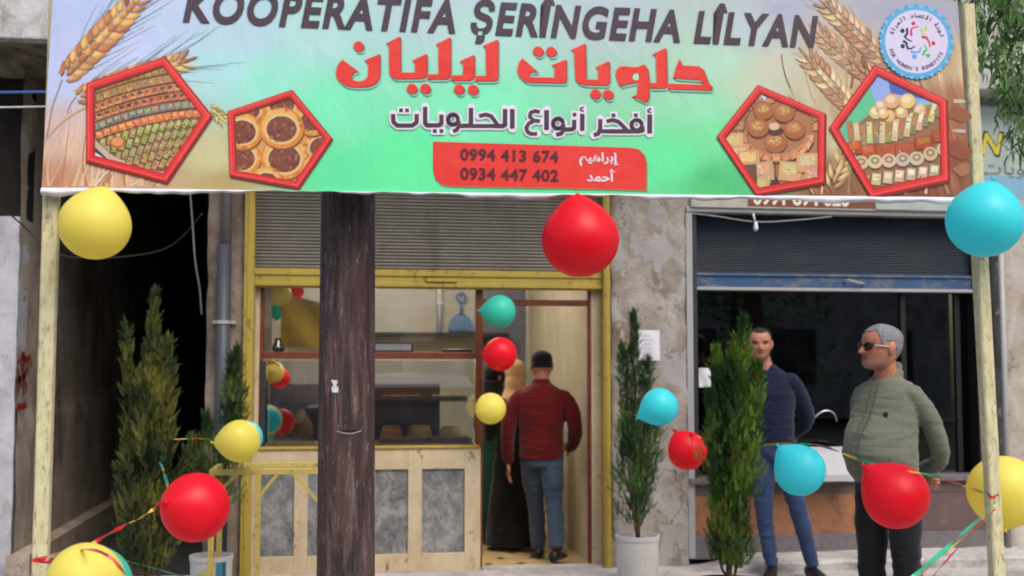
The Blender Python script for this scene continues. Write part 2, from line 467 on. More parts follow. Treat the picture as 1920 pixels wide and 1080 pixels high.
# ---------------------------------------------------------------- bakery building
XL = wx(385, 700, Y0); XA = wx(475, 700, Y0); XB = wx(1132, 700, Y0); XC = wx(1146, 700, Y0); XD = wx(1288, 700, Y0)
ZS = wz(800, 505, Y0); ZR = wz(800, 541, Y0)
YBK = 12.0
FZ = -.05
bak = root('bakery_building', (XA, Y0, 0), 'old plastered building of the open pastry shop with cream interior walls', 'building')
rough_box((XL, Y0, -.1), (wx(455, 700, Y0), Y0+.35, 3.3), .014, .03, 3).build('pillar', M['pillar'], bak, True)
rough_box((XC, Y0-.03, -.1), (XD, Y0+.35, 3.3), .016, .025, 9).build('pier', M['pier'], bak, True)
mb = MB(); mb.box((XL, Y0, 3.3), (XD, Y0+.35, 5.2)); mb.build('wall', M['upper'], bak)
mb = MB()
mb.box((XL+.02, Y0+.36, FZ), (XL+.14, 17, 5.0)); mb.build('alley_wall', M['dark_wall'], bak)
mb = MB(); mb.box((XL, 7.8, 3.62), (XD, Y0-.001, 3.8)); mb.build('shade_slab', M['upper'], bak)  # unseen slab added to keep light off the shop front
# interior: three walls, ceiling
mb = MB(); mb.box((XB-.01, Y0+.36, FZ), (XB+.1, YBK, 2.95)); mb.build('interior_wall', M['inner'], bak)
mb = MB(); mb.box((XL+.141, Y0+.36, FZ), (XA-.12, YBK, 2.95)); mb.build('interior_wall', M['inner'], bak)
mb = MB(); mb.box((XL+.141, YBK+.001, FZ), (XB+.1, YBK+.1, 2.95)); mb.build('interior_wall', M['inner_back'], bak)
mb = MB(); mb.box((wx(898, 700, YBK), YBK-.02, FZ), (wx(984, 700, YBK), YBK, 2.6)); mb.build('back_door', m_plain('grey_blue_door', C(112, 114, 124), .5, .4, .12, 3), bak)
mb = MB(); mb.box((XL+.141, Y0+.36, 2.951), (XB+.1, YBK+.1, 3.05)); mb.build('ceiling', M['ceiling'], bak)
# interior floor
mb = MB(); mb.box((XL, Y0+.13, FZ-.05), (XB+.1, YBK+.1, FZ))
mb.curm = 1
for i in range(14):
    for j in range(14):
        x = XA+.08+i*.26+(.13 if j % 2 else 0); y = Y0+.3+j*.26
        if y < YBK-.05 and x < XB-.06:
            s_ = .04; z = FZ+.0035
            mb.poly([(x-s_, y, z), (x, y-s_, z), (x+s_, y, z), (x, y+s_, z)])
g = mb.build('floor', [M['floor_tile'], M['dark_tile']]); tag(g, kind='structure')
mb = MB(); mb.box((wx(905, 1060, Y0), Y0+.0, -.03), (XB, Y0+.129, .012)); mb.build('threshold', M['pave'], bak)

# grey roller shutter
mb = MB(); nsl = 44; zt = 3.29; pitch_ = (zt-ZS)/nsl
prof = []
for i in range(nsl):
    z = ZS+i*pitch_
    for t, d in ((.0, .012), (.12, .004), (.35, -.004), (.6, -.006), (.85, -.002), (.97, .006)):
        prof.append((z+t*pitch_, Y0+.055+d))
for i in range(len(prof)-1):
    (z0, y0), (z1, y1) = prof[i], prof[i+1]
    mb.poly([(XA-.02, y0, z0), (XB+.02, y0, z0), (XB+.02, y1, z1), (XA-.02, y1, z1)])
sh = mb.build('roller_shutter', M['shutter_grey'], bak)
mb = MB(); z1 = ZS; z0 = ZR
mb.box((XA-.018, Y0+.03, z0), (XB+.018, Y0+.085, z1-.002))
mb.box((XA-.018, Y0+.012, z0+.012), (XB+.018, Y0+.03, z0+.042))
mb.box((XA-.018, Y0+.018, z1-.05), (XB+.018, Y0+.03, z1-.02))
mb.box((wx(800, 520, Y0), Y0+.0, z0+.05), (wx(858, 520, Y0), Y0+.03, z0+.075))
tag(mb.build('bottom_rail', M['yellow'], sh, False, .003))
def guide(x0, x1, m_):
    mb = MB(); pbox(mb, x0, 300, x1, 1070, Y0-.04, .13, None, 0.0, 3.29)
    pbox(mb, x0+(x1-x0)*.3, 300, x0+(x1-x0)*.38, 1070, Y0-.048, .01, None, .01, 3.28)
    mb.build('shutter_guide', m_, bak, False, .004)
guide(455, 474, M['yellow']); guide(1133, 1145, M['yellow'])
mb = MB(); mb.box((XB-.075, Y0+.09, 0), (XB-.001, Y0+.17, ZR+.06)); mb.build('door_jamb', M['cream'], bak, False, .004)
mb = MB(); mb.box((XA+.0, Y0+.09, 0), (XA+.035, Y0+.17, ZR+.06)); mb.build('door_jamb', M['cream'], bak, False, .004)
# brown wooden shopfront frame
YF = Y0+.1
fr = MB()
XJ = wx(892, 700, YF); XJ2 = wx(905, 700, YF)
ztop = ZR+.05
ft = root('shopfront_frame', (XJ, YF, 0), 'brown wooden shopfront frame with an upper display window and a tall doorway', 'shopfront')
mb = MB(); mb.box((XJ, YF, FZ), (XJ2, YF+.06, ztop)); mb.build('mullion', M['brown'], ft, False, .003)
mb = MB(); mb.box((wx(1104, 800, YF), YF, FZ), (wx(1117, 800, YF), YF+.06, ztop)); mb.build('door_post', M['brown'], ft, False, .003)
mb = MB(); mb.box((XJ2+.001, YF+.005, wz(1000, 573, YF)), (wx(1104, 570, YF)-.001, YF+.05, wz(1000, 562, YF))); mb.build('transom', M['brown'], ft, False, .003)
mb = MB(); mb.box((wx(483, 700, YF), YF, wz(486, 830, YF)), (wx(493, 700, YF), YF+.06, ztop)); mb.build('window_post', M['brown'], ft, False, .003)
mb = MB(); mb.box((wx(493, 700, YF)+.001, YF-.004, wz(700, 673, YF)), (XJ-.001, YF+.056, wz(700, 660, YF))); mb.build('transom', M['brown'], ft, False, .003)
mb = MB(); mb.box((wx(494, 600, YF), YF+.03, wz(700, 659, YF)), (XJ-.002, YF+.036, ztop)); mb.build('pane', M['glass'], ft)
mb = MB(); mb.box((wx(494, 600, YF), YF+.075, wz(500, 659, YF)), (wx(508, 600, YF), YF+.12, ztop)); mb.build('inner_post', M['cream'], ft)
mb = MB(); mb.box((wx(494, 665, YF), YF+.0565, wz(700, 664, YF)), (XJ-.002, YF+.5, wz(700, 660, YF)-.0005)); mb.build('shelf', M['brown'], ft)

# display counter: panelled cream base with a glass case on top
cx0 = wx(468, 950, Y0+.02); cx1 = wx(901, 950, Y0+.02); YC = Y0+.02
zc = wz(700, 842, YC)
ct = root('display_counter', ((cx0+cx1)/2, YC, 0), 'cream panelled display counter with grey marbled panels and a glass case on top', 'counter')
mb = MB()
ph = [(486, 551), (577, 640), (703, 765), (791, 871)]
zp1 = wz(700, 881, YC); zp0 = wz(700, 1040, YC)
xs = [cx0]
for a, b_ in ph: xs += [wx(a, 950, YC), wx(b_, 950, YC)]
xs.append(cx1)
for i in range(0, len(xs), 2): mb.box((xs[i], YC, .0), (xs[i+1], YC+.04, zc))
for i in range(1, len(xs)-1, 2):
    mb.box((xs[i], YC+.001, .0), (xs[i+1], YC+.04, zp0)); mb.box((xs[i], YC+.001, zp1), (xs[i+1], YC+.04, zc-.001))
mb.box((cx0, YC+.042, .0), (cx0+.03, YC+.55, zc)); mb.box((cx1-.03, YC+.042, FZ), (cx1, YC+.55, zc))
mb.box((cx0, YC+.042, zc-.03), (cx1, YC+.55, zc-.002))
mb.build('cabinet', M['cream'], ct, False, .003)
for i in range(1, len(xs)-1, 2):
    mb = MB(); mb.box((xs[i]-.01, YC+.018, zp0-.01), (xs[i+1]+.01, YC+.03, zp1+.01)); mb.build('panel', M['marble'], ct)
mb = MB(); mb.box((wx(484, 835, YC), YC-.012, zc+.001), (cx1-.01, YC+.5, zc+.02)); mb.build('counter_trim', M['yellow'], ct, False, .003)
mb = MB(); mb.box((wx(500, 760, YC), YC+.05, zc+.021), (wx(890, 760, YC), YC+.056, wz(700, 676, YC))); mb.build('pane', m_glass('case_glass', .24, (.97, .98, .97, 1), .02), ct)
mb = MB(); mb.box((wx(498, 760, YC), YC+.058, zc+.021), (wx(889, 760, YC), YC+.5, zc+.035)); mb.build('case_floor', m_plain('golden_tray_paper', C(206, 160, 92), .5, .35, .2, 20), ct)
mb = MB(); mb.box((wx(500, 752, YC), YC+.06, wz(700, 754, YC)), (wx(889, 752, YC), YC+.48, wz(700, 754, YC)+.008)); mb.build('glass_shelf', M['shelfglass'], ct)
mb = MB(); mb.box((wx(487, 750, YC), YC+.058, zc+.021), (wx(497, 750, YC), YC+.5, wz(700, 676, YC))); mb.build('case_end', M['dark_metal'], ct)

mb = MB(); mb.box((wx(498, 760, YC), YC+.5, zc+.021), (wx(836, 760, YC), YC+.515, wz(700, 722, YC))); mb.build('dark_case_panel', m_plain('dark_panel', C(58, 40, 30), .4, .45, .3, 9), ct)  # dark panel added behind part of the glass for contrast
# pastry trays inside the case
def tray(px0, px1, py, Y, label, cols, zz):
    a = wx(px0, py, Y); b_ = wx(px1, py, Y)
    t = root('pastry_tray', ((a+b_)/2, Y, zz), label, 'tray', 'pastry trays in the glass case')
    mb = MB(); mb.box((a, Y, zz), (b_, Y+.26, zz+.008)); mb.box((a, Y, zz+.008), (b_, Y+.006, zz+.028)); mb.box((a, Y+.254, zz+.008), (b_, Y+.26, zz+.028))
    mb.box((a, Y+.006, zz+.008), (a+.006, Y+.254, zz+.028)); mb.box((b_-.006, Y+.006, zz+.008), (b_, Y+.254, zz+.028))
    mb.build('tray_pan', M['chrome'], t)
    mb = MB(); nx = max(3, int((b_-a)/.04))
    for i in range(nx):
        for j in range(6):
            x = a+.022+(b_-a-.044)*i/(nx-1); y = Y+.03+j*.04
            c = random.choice(cols); h = .02+.008*random.random()
            mb.box((x-.016, y-.016, zz+.0085), (x+.016, y+.016, zz+.0085+h), c)
            mb.box((x-.006, y-.006, zz+.009+h), (x+.006, y+.006, zz+.012+h), C(120, 140, 60))
    tag(mb.build('pastries', M['pastry'], t, False, .003))
zz = zc+.037
tray(510, 590, 815, YC+.12, 'tray of dark syrupy pastries at the left end of the glass case', [C(150, 80, 40), C(130, 70, 36)], zz)
tray(712, 800, 815, YC+.12, 'tray of golden pastry squares beside the wooden pole in the case', [C(214, 150, 64), C(226, 170, 84)], zz)
tray(806, 884, 815, YC+.12, 'tray of pale pastry squares by the doorway end of the case', [C(226, 190, 130), C(214, 170, 100)], zz)
zz2 = wz(700, 754, YC)+.009
tray(720, 790, 745, YC+.16, 'small tray of brown pastries on the glass shelf beside the pole', [C(150, 84, 44), C(170, 104, 56)], zz2)
tray(812, 876, 745, YC+.18, 'small tray of green topped pastries on the glass shelf near the doorway', [C(196, 170, 90), C(150, 150, 80)], zz2)
for px_, r_, lab, c_ in ((734, .085, 'golden round pastry by the pole at the back of the glass case', C(226, 160, 72)), (786, .1, 'larger golden round pastry in the middle of the glass case', C(240, 184, 96)), (846, .09, 'pale round pastry near the doorway end of the glass case', C(236, 200, 140))):
    q_ = P(px_, 800, YC+.42); q_.z = zz
    t = root('pastry_cake', q_, lab, 'cake', 'round pastries in the glass case')
    mb = MB(); mb.lathe([(r_*1.1, 0), (r_*1.12, .012), (r_*1.05, .014)], q_, 24, C(190, 190, 190)); mb.build('plate', M['chrome'], t)
    mb = MB()
    for j, (rr, hz) in enumerate(((1, .016), (.97, .042), (.9, .066), (.78, .086))): mb.lathe([(r_*rr*.96, hz), (r_*rr, hz+.006), (r_*rr, hz+.018), (r_*rr*.94, hz+.0235)], q_, 24, tuple(v*(.82 if j % 2 else 1) for v in c_[:3])+(1,))
    mb.build('pastries', M['pastry'], t)
mb = MB(); c0 = P(565, 800, YC+.3); c0.z = zz
mb.lathe([(.075, 0), (.09, .06), (.085, .12), (.05, .19), (.012, .24), (.002, .245)], c0, 20)
o = mb.build('wicker_basket', M['wicker'], None, True, at=c0); tag(o, 'domed golden wicker basket inside the glass case left of the pole', 'basket')
mb = MB(); p0 = P(535, 735, YC+.3)
for i, (a, b_, y) in enumerate(((500, 590, 735), (502, 590, 760))):
    pass
def emit(name, c, st):
    k = NT(name); k.b.inputs['Emission Color'].default_value = c; k.b.inputs['Emission Strength'].default_value = st; k.col((.8, .8, .78, 1)); return k.m
cl_ = root('added_ceiling_lamp', ((XA+XB)/2, 10.2, 2.94), 'unseen fluorescent tube lamp added on the ceiling to light the shop', 'lamp')  # lamp added out of view to brighten the interior
mb = MB(); mb.box(((XA+XB)/2-.65, 10.16, 2.9), ((XA+XB)/2+.65, 10.24, 2.949)); mb.build('housing', M['white'], cl_)
for dy in (-.07, .07):
    mb = MB(); mb.tube([((XA+XB)/2-.62, 10.2+dy, 2.875), ((XA+XB)/2+.62, 10.2+dy, 2.875)], .02, 10); mb.build('tube', emit('lamp_light', (1, .94, .84, 1), 42), cl_)
mb = MB(); mb.tube([(wx(510, 685, YC+.3), YC+.3, wz(510, 669, YC+.3)), (wx(880, 685, YC+.3), YC+.3, wz(880, 669, YC+.3))], .007, 10); mb.build('added_case_lamp', emit('case_light', (1, .86, .66, 1), 42), ct)  # strip lamp added behind the bar to light the pastries
# things on the window shelf above the case
ZSF = wz(700, 660, YF)
mb = MB(); a = P(545, 560, YF+.25)
def sheet(u, v):
    x = wx(528, 600, YF+.25)+(wx(606, 600, YF+.25)-wx(528, 600, YF+.25))*u
    z = wz(560, 652, YF+.25)+(wz(560, 562, YF+.25)-wz(560, 652, YF+.25))*v
    return (x+.03*(1-v)*(u-.5), YF+.22+.10*(1-v)+.025*math.sin(7*u+5*v), z+.02*math.sin(5*u)*v)
mb.grid(sheet, 24, 24)
o = mb.build('yellow_cloth', m_cloth('yellow_fabric', C(222, 180, 70))); tag(o, 'yellow cloth folded upright on the window shelf under the inner balloons', 'cloth')
mb = MB()
q = P(522, 640, YF+.16)
mb.lathe([(.035, 0), (.05, .02), (.045, .05), (.028, .075), (.034, .1), (.005, .105)], (q.x, q.y, ZSF), 16)
o = mb.build('foil_wrapped_jar', M['chrome'], None, True, at=(q.x, q.y, ZSF)); tag(o, 'shiny foil wrapped jar at the left end of the window shelf', 'jar')
mb = MB(); pbox(mb, 700, 642, 775, 660, YF+.15, .1, None, ZSF+.001)
bx = mb.build('flat_box', M['black'], None, False, .003); tag(bx, 'flat black edged box with a white front on the window shelf', 'box')
mb = MB(); pbox(mb, 704, 645, 771, 657, YF+.146, .003); mb.build('front_label', M['paper'], bx)
mb = MB(); n_ = P(860, 655, YF+.15)
mb.lathe([(.11, 0), (.125, .012), (.12, .02), (.02, .03)], (n_.x, n_.y+.05, ZSF+.001), 24)
o = mb.build('black_dish', M['black'], None, True); tag(o, 'low black dish on the window shelf near the doorway', 'dish')
# back wall shelf, pipe and hanging blue scoop
YW = YBK-.16
mb = MB(); pbox(mb, 560, 623, 955, 630, YW-.1, .24)
o = mb.build('wall_shelf', M['dark_metal']); tag(o, 'long thin dark shelf on the back wall inside the shop', 'shelf')
mb = MB(); pbox(mb, 750, 630.5, 812, 639, YW-.02, .08); o = mb.build('wall_lamp', M['white'], None, False, .004); tag(o, 'narrow white strip lamp under the back wall shelf, switched off', 'lamp')
mb = MB(); p0 = P(824, 622, YW+.08); p1 = P(824, 470, YW+.08)
mb.tube([p0, p1], .026, 14); zz_ = wz(824, 572, YW+.08)
mb.tube([(p0.x, p0.y, zz_), (p0.x, p0.y, zz_+.03)], .034, 14)
o = mb.build('drain_pipe', M['white'], None, True); tag(o, 'white plastic pipe running up the back wall of the shop', 'pipe')
sc_ = root('hanging_scoop', P(865, 622, YW), 'blue half round ribbed scoop with a ring handle hanging at the back wall', 'scoop')
mb = MB(); cxs = P(864, 620, YW+.1)
k_ = (wx(888, 600, YW)-wx(840, 600, YW))/2
pts = [(cxs.x+k_*math.cos(a), YW+.1, cxs.z+k_*1.35*math.sin(a)) for a in [math.pi*i/16 for i in range(17)]]
for off in (0, .02): mb.npoly([(x, y+off, z) for x, y, z in (pts if off == 0 else pts)])
for i in range(16):
    a, b_ = pts[i], pts[i+1]; mb.poly([a, b_, (b_[0], b_[1]+.02, b_[2]), (a[0], a[1]+.02, a[2])])
for i in range(2, 15, 2): mb.bar((cxs.x, YW+.094, cxs.z+.02), (pts[i][0]*.97+cxs.x*.03, YW+.094, pts[i][2]*.97+cxs.z*.03), .008)
mb.build('blade', M['bluepl'], sc_)
mb = MB(); zt_ = cxs.z+k_*1.35; mb.tube([(cxs.x, YW+.1, zt_-.01), (cxs.x, YW+.1, zt_+.13)], .016, 10)
mb.tube([(cxs.x+.045*math.cos(a), YW+.1, zt_+.17+.045*math.sin(a)) for a in [2*math.pi*i/16 for i in range(17)]], .011, 8)
mb.build('handle', M['bluepl'], sc_, True)

# ---------------------------------------------------------------- neighbouring shop
nb = root('neighbour_building', (XD, Y0, 0), 'neighbouring shop building with a half lowered blue shutter over a dark window', 'building')
XE = wx(1832, 700, Y0); XF = wx(1876, 700, Y0)
ZH = wz(1550, 402, Y0)
mb = MB(); mb.box((XD+.001, Y0, ZH), (XF+2.6, Y0+.3, 3.62)); mb.build('wall', M['upper'], nb)
mb = MB(); mb.box((XD+.001, Y0-.28, 3.62), (XF+2.6, Y0+.3, 3.78)); mb.build('ledge', M['upper'], nb, False, .01)
mb = MB(); mb.box((XD+.001, Y0-.05, 3.78), (XF+2.6, Y0+.3, 5.2)); mb.build('wall', M['upper'], nb)
mb = MB(); mb.box((XD+.002, Y0-.03, ZH-.003), (XE+.1, Y0-.001, ZH+.035)); mb.build('lintel_strip', M['grey_metal'], nb, False, .003)
rough_box((XF, Y0-.04, -.05), (XF+2.6, Y0+.35, ZH-.004), .008, .05, 21).build('wall', M['stone'], nb, True)
mb = MB()
for z in (wz(1900, 505, Y0-.045), wz(1900, 640, Y0-.045), wz(1900, 780, Y0-.045), wz(1900, 920, Y0-.045)):
    mb.box((XF+.02, Y0-.036, z), (XF+2.6, Y0-.028, z+.008))
mb.build('stone_joint', M['dark_wall'], nb)
mb = MB(); zt = ZH; zb = wz(1550, 512, Y0); n = 26; pt = (zt-zb)/n; prof = []
for i in range(n):
    for t, d in ((0, .01), (.15, .003), (.5, -.005), (.85, -.001), (.97, .005)): prof.append((zb+(i+t)*pt, Y0+.1+d))
for i in range(len(prof)-1):
    (z0, y0), (z1, y1) = prof[i], prof[i+1]
    mb.poly([(XD, y0, z0), (XE+.1, y0, z0), (XE+.1, y1, z1), (XD, y1, z1)])
bs = mb.build('roller_shutter', M['blue_shutter'], nb)
mb = MB(); zr0 = wz(1550, 545, Y0); mb.box((XD+.01, Y0+.07, zr0+.025), (XE+.09, Y0+.12, zb-.001)); mb.box((XD+.01, Y0+.055, zb-.025), (XE+.09, Y0+.07, zb-.012))
mb.build('bottom_rail', M['blue_rail'], bs, False, .003)
mb = MB(); mb.box((XD+.01, Y0+.05, zr0), (XE+.09, Y0+.125, zr0+.024)); mb.build('rail_lip', M['grey_metal'], bs, False, .003)
mb = MB(); hx = wx(1608, 525, Y0); mb.tube(smooth_path([(hx-.08, Y0+.07, zr0+.08), (hx-.06, Y0+.03, zr0+.085), (hx, Y0+.02, zr0+.07), (hx+.06, Y0+.03, zr0+.06), (hx+.08, Y0+.07, zr0+.055)]), .008, 8)
mb.build('handle', M['grey_metal'], bs, True)
def gd(x0, x1, m_, y=Y0-.02):
    mb = MB(); pbox(mb, x0, 400, x1, 1020, y, .16, None, .05, ZH-.006); mb.build('shutter_guide', m_, nb, False, .003)
gd(1289, 1301, M['grey_metal']); gd(1301.5, 1309, M['dark_metal'], Y0+.03); gd(1833, 1846, M['black'], Y0+.03)
# window: dark room behind dusty glass
zw0 = wz(1550, 893, Y0)
mb = MB(); mb.box((XD+.09, Y0+.16, zw0), (XE+.05, Y0+.166, zb+.2)); mb.build('pane', M['darkglass'], nb)
mb = MB()
for x in (1690, 1792): mb.box((wx(x, 700, Y0+.15), Y0+.14, zw0), (wx(x+9, 700, Y0+.15), Y0+.159, zb+.2))
mb.build('window_bar', M['black'], nb)
mb = MB(); x0, x1 = XD+.05, XE+.6
mb.box((x0, 12.0, -.05), (x1, 12.1, 3)); mb.box((x0-.06, Y0+.31, -.05), (x0, 12.1, 3)); mb.box((x1, Y0+.31, -.05), (x1+.06, 12.1, 3)); mb.box((x0, Y0+.31, 2.9), (x1, 12.1, 3.0)); mb.box((x0, Y0+.31, -.05), (x1, 12.1, .0))
mb.build('interior_wall', M['dark_wall'], nb)
mb = MB(); mb.box((XD+.001, Y0-.05, zw0-.045), (XE+.04, Y0+.2, zw0-.001)); mb.build('sill', M['granite'], nb, False, .005)
za = wz(1550, 925, Y0); zs_ = wz(1550, 1000, Y0)
mb = MB(); mb.box((XD+.001, Y0-.005, za), (XE+.04, Y0+.25, zw0-.046)); mb.build('wall', M['plum'], nb)
xm = wx(1680, 950, Y0)
mb = MB(); mb.box((XD+.001, Y0, zs_), (xm, Y0+.25, za-.001)); mb.build('brown_panel', M['brown_panel'], nb)
mb = MB(); mb.box((xm+.001, Y0, zs_), (XE+.04, Y0+.25, za-.001)); mb.build('brown_panel', M['plum'], nb)
mb = MB(); mb.box((XD+.001, Y0-.012, .04), (XE+.04, Y0+.25, zs_-.001)); mb.build('skirting', M['granite'], nb, False, .004)
# wash basin with gooseneck tap outside the window
wb = root('wash_basin', P(1560, 900, Y0-.2), 'white wash basin with a thin gooseneck tap below the dark window', 'basin')
mb = MB(); zb0 = wz(1560, 903, Y0-.22); zb1 = wz(1560, 838, Y0-.22); a = wx(1452, 870, Y0-.22); b_ = wx(1618, 870, Y0-.22)
def br(z, s_, t_): return [(a+s_, Y0-.24+t_, z), (b_-s_, Y0-.24+t_, z), (b_-s_, Y0-.051, z), (a+s_, Y0-.051, z)]
mb.rings([br(zb0, .03, .03), br(zb0+.05, .01, .01), br(zb1-.03, 0, 0), br(zb1, -.006, -.006), br(zb1+.001, .03, .03), br(zb1-.05, .04, .04)])
mb.build('bowl', M['white'], wb, False, .008)
mb = MB(); Yt = Y0-.1
mb.tube(smooth_path([P(1488, 838, Yt), P(1498, 815, Yt), P(1520, 790, Yt), P(1538, 774, Yt), P(1552, 770, Yt), P(1564, 776, Yt), P(1569, 790, Yt)]), .0065, 8)
mb.build('tap', M['chrome'], wb, True)

# ---------------------------------------------------------------- house on the left with covered alley
YLf = 9.0
XLf = wx(22, 900, YLf)
lh = root('alley_house', (XLf, YLf, 0), 'left hand house with whitewashed front and a covered dark alley beside it', 'building')
rough_box((-7, YLf, -.1), (XLf, YLf+.3, 2.58), .01, .06, 31).build('front_wall', M['white_wall'], lh, True)
mb = MB(); mb.box((-7, YLf+.2, 2.581), (XLf, YLf+.4, 3.72)); mb.build('upper_wall', M['dark_wall'], lh)  # dark colour paints in the shade below the overhang
mb = MB()
def aw(u, v):
    y = YLf+.02+8*u; z = -.1+3.9*v
    return (XLf+.012*mnoise.fractal(Vector((y*2.5, z*2.5, 3)), 1, 2, 5)+(.02 if z < 1.15+.1*mnoise.noise(Vector((y, 0, 1))) else 0), y, z)
mb.grid(aw, 130, 60); mb.build('alley_wall', M['alley'], lh, True)
mb = MB()
def ft_(u, v):
    y = YLf-.1+7.5*u
    return (XLf+.03+.13*v, y, .14-.02*v)
mb.grid(ft_, 30, 3)
mb.grid(lambda u, v: (XLf+.16, YLf-.1+7.5*u, .14-.24*v), 30, 1); mb.grid(lambda u, v: (XLf+.16*u, YLf-.1, -.1+.24*v), 4, 3); mb.build('wall_footing', M['alley'], lh)
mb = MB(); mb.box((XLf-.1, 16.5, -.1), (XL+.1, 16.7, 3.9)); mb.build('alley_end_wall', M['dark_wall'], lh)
ZSL = 3.74
mb = MB()
def sof(u, v):
    x = -7+(XL-.01+7)*u; y = 8.5+8.0*v
    n_ = mnoise.fractal(Vector((x*2, y*2.4, 0)), 1, 2, 6)
    return (x, y, ZSL+.05*n_-.09*max(0, math.sin(y*7+.5*mnoise.noise(Vector((x, y, 0)))))**3)
mb.grid(sof, 160, 160); mb.build('soffit', M['soffit'], lh, True)
mb = MB(); mb.box((-7, 8.38, ZSL-.0), (XL-.012, 8.5, 5.2)); mb.build('parapet', m_plaster('cracked_parapet', (C(150, 146, 142), C(212, 210, 210), C(232, 231, 234)), C(150, 140, 128), C(70, 62, 54), 2.2, .8), lh, False, .01)
# red graffiti strokes on the alley wall corner
mb = MB()
def stroke_w(px, y_off=.018, wd=.014):
    out = []
    for (x, y) in px:
        r = ray(x, y); t = (XLf+y_off)/r.x; out.append(CAM+r*t)
    for i in range(len(out)-1):
        a, b_ = out[i], out[i+1]; d = (b_-a).normalized(); nrm = Vector((0, d.z, -d.y)).normalized() if True else 0
        h = wd/2; mb.poly([a-nrm*h, b_-nrm*h, b_+nrm*h, a+nrm*h], C(150, 56, 40))
for s_ in ([(40, 664), (50, 676), (58, 668)], [(45, 660), (44, 700), (50, 735)], [(33, 690), (38, 720), (33, 736)], [(52, 690), (46, 706), (34, 712)], [(36, 672), (34, 684)], [(31, 764), (50, 761)], [(58, 676), (59, 690)]):
    stroke_w(s_, .026, .05)
mb.build('graffiti', M['vc'], lh)

# drain pipe on the pillar
dp = root('drain_pipe', (wx(417, 700, Y0), Y0-.06, 0), 'dark vertical drain pipe on the stone pillar left of the shop', 'pipe')
xp = wx(417, 700, Y0-.06)
zj = wz(417, 458, Y0-.06)
mb = MB(); mb.tube([(xp, Y0-.06, 0), (xp, Y0-.06, zj)], .05, 16); mb.build('lower_pipe', M['pipe'], dp, True)
mb = MB(); mb.tube([(xp+.01, Y0-.06, zj-.02), (xp+.01, Y0-.06, 3.6)], .036, 16); mb.build('upper_pipe', M['granite'], dp, True)
mb = MB(); zc_ = wz(417, 604, Y0-.06)
mb.tube([(xp, Y0-.06, zc_-.012), (xp, Y0-.06, zc_+.012)], .056, 16); mb.box((xp-.075, Y0-.03, zc_-.012), (xp+.085, Y0+.01, zc_+.012)); mb.build('clamp', M['grey_metal'], dp)
mb = MB(); xq = wx(1880, 700, Y0-.06); mb.tube([(xq, Y0-.08, .06), (xq, Y0-.08, ZH-.05)], .022, 12)
o = mb.build('drain_pipe', M['grey_metal'], None, True, at=(xq, Y0-.08, .06)); tag(o, 'pale thin vertical pipe at the right edge by the stone wall', 'pipe')
# notices taped to the pier
for i, (x0, y0, x1, y1, lab) in enumerate(((1197, 619, 1237, 676, 'white paper notice taped to the plaster pier beside the cypress'),
                                            (1310, 690, 1332, 726, 'small pale sheet stuck on the dark window corner'))):
    Y = Y0-.075 if i == 0 else Y0+.14
    mb = MB(); mb.grid(lambda u, v: (wx(x0, 650, Y)+(wx(x1, 650, Y)-wx(x0, 650, Y))*u, Y+.004*math.sin(5*u+3*v), wz(x0, y1, Y)+(wz(x0, y0, Y)-wz(x0, y1, Y))*v), 8, 8)
    for r_ in range(5):
        mb.cur = C(150, 150, 160)
        if i == 0:
            xa = wx(x0+6, 650, Y-.004); xb = wx(x1-6-random.random()*12, 650, Y-.004); zz1 = wz(x0, y0+10+r_*8, Y)
            mb.poly([(xa, Y-.0055, zz1-.004), (xb, Y-.0055, zz1-.004), (xb, Y-.0055, zz1), (xa, Y-.0055, zz1)], C(170, 170, 180))
    mb.c = [(C(226, 226, 232) if j < 64 else c) for j, c in enumerate(mb.c)]
    o = mb.build('paper_notice', M['vc']); tag(o, lab, 'notice')

# ---------------------------------------------------------------- text helpers
def text_mesh(s, bold=0.0, shear=0.0, space=1.0):
    c = bpy.data.curves.new('lettering', 'FONT'); c.body = s; c.offset = bold; c.shear = shear; c.space_character = space; c.resolution_u = 4
    o = bpy.data.objects.new('lettering', c); COL.objects.link(o)
    bpy.context.view_layer.update()
    me = bpy.data.meshes.new_from_object(o.evaluated_get(bpy.context.evaluated_depsgraph_get()))
    vs = [v.co.copy() for v in me.vertices]; fs = [tuple(p.vertices) for p in me.polygons]
    bpy.data.objects.remove(o); bpy.data.curves.remove(c); bpy.data.meshes.remove(me)
    return vs, fs
def put_text(mb, s, x0, x1, z0, z1, pt, c, bold=0.0, shear=0.0, space=1.0, zfit=None):
    """lettering fitted into X/Z limits; pt(x,z) gives the point on the sheet. zfit: (lo,hi) local heights that map to z0,z1"""
    vs, fs = text_mesh(s, bold, shear, space)
    xa = min(v.x for v in vs); xb = max(v.x for v in vs)
    ya, yb = zfit if zfit else (min(v.y for v in vs), max(v.y for v in vs))
    n = len(mb.v); mb.cur = c
    for v in vs:
        mb.v.append(tuple(pt(x0+(v.x-xa)/(xb-xa)*(x1-x0), z0+(v.y-ya)/(yb-ya)*(z1-z0))))
    for f in fs: mb.face([n+i for i in f])

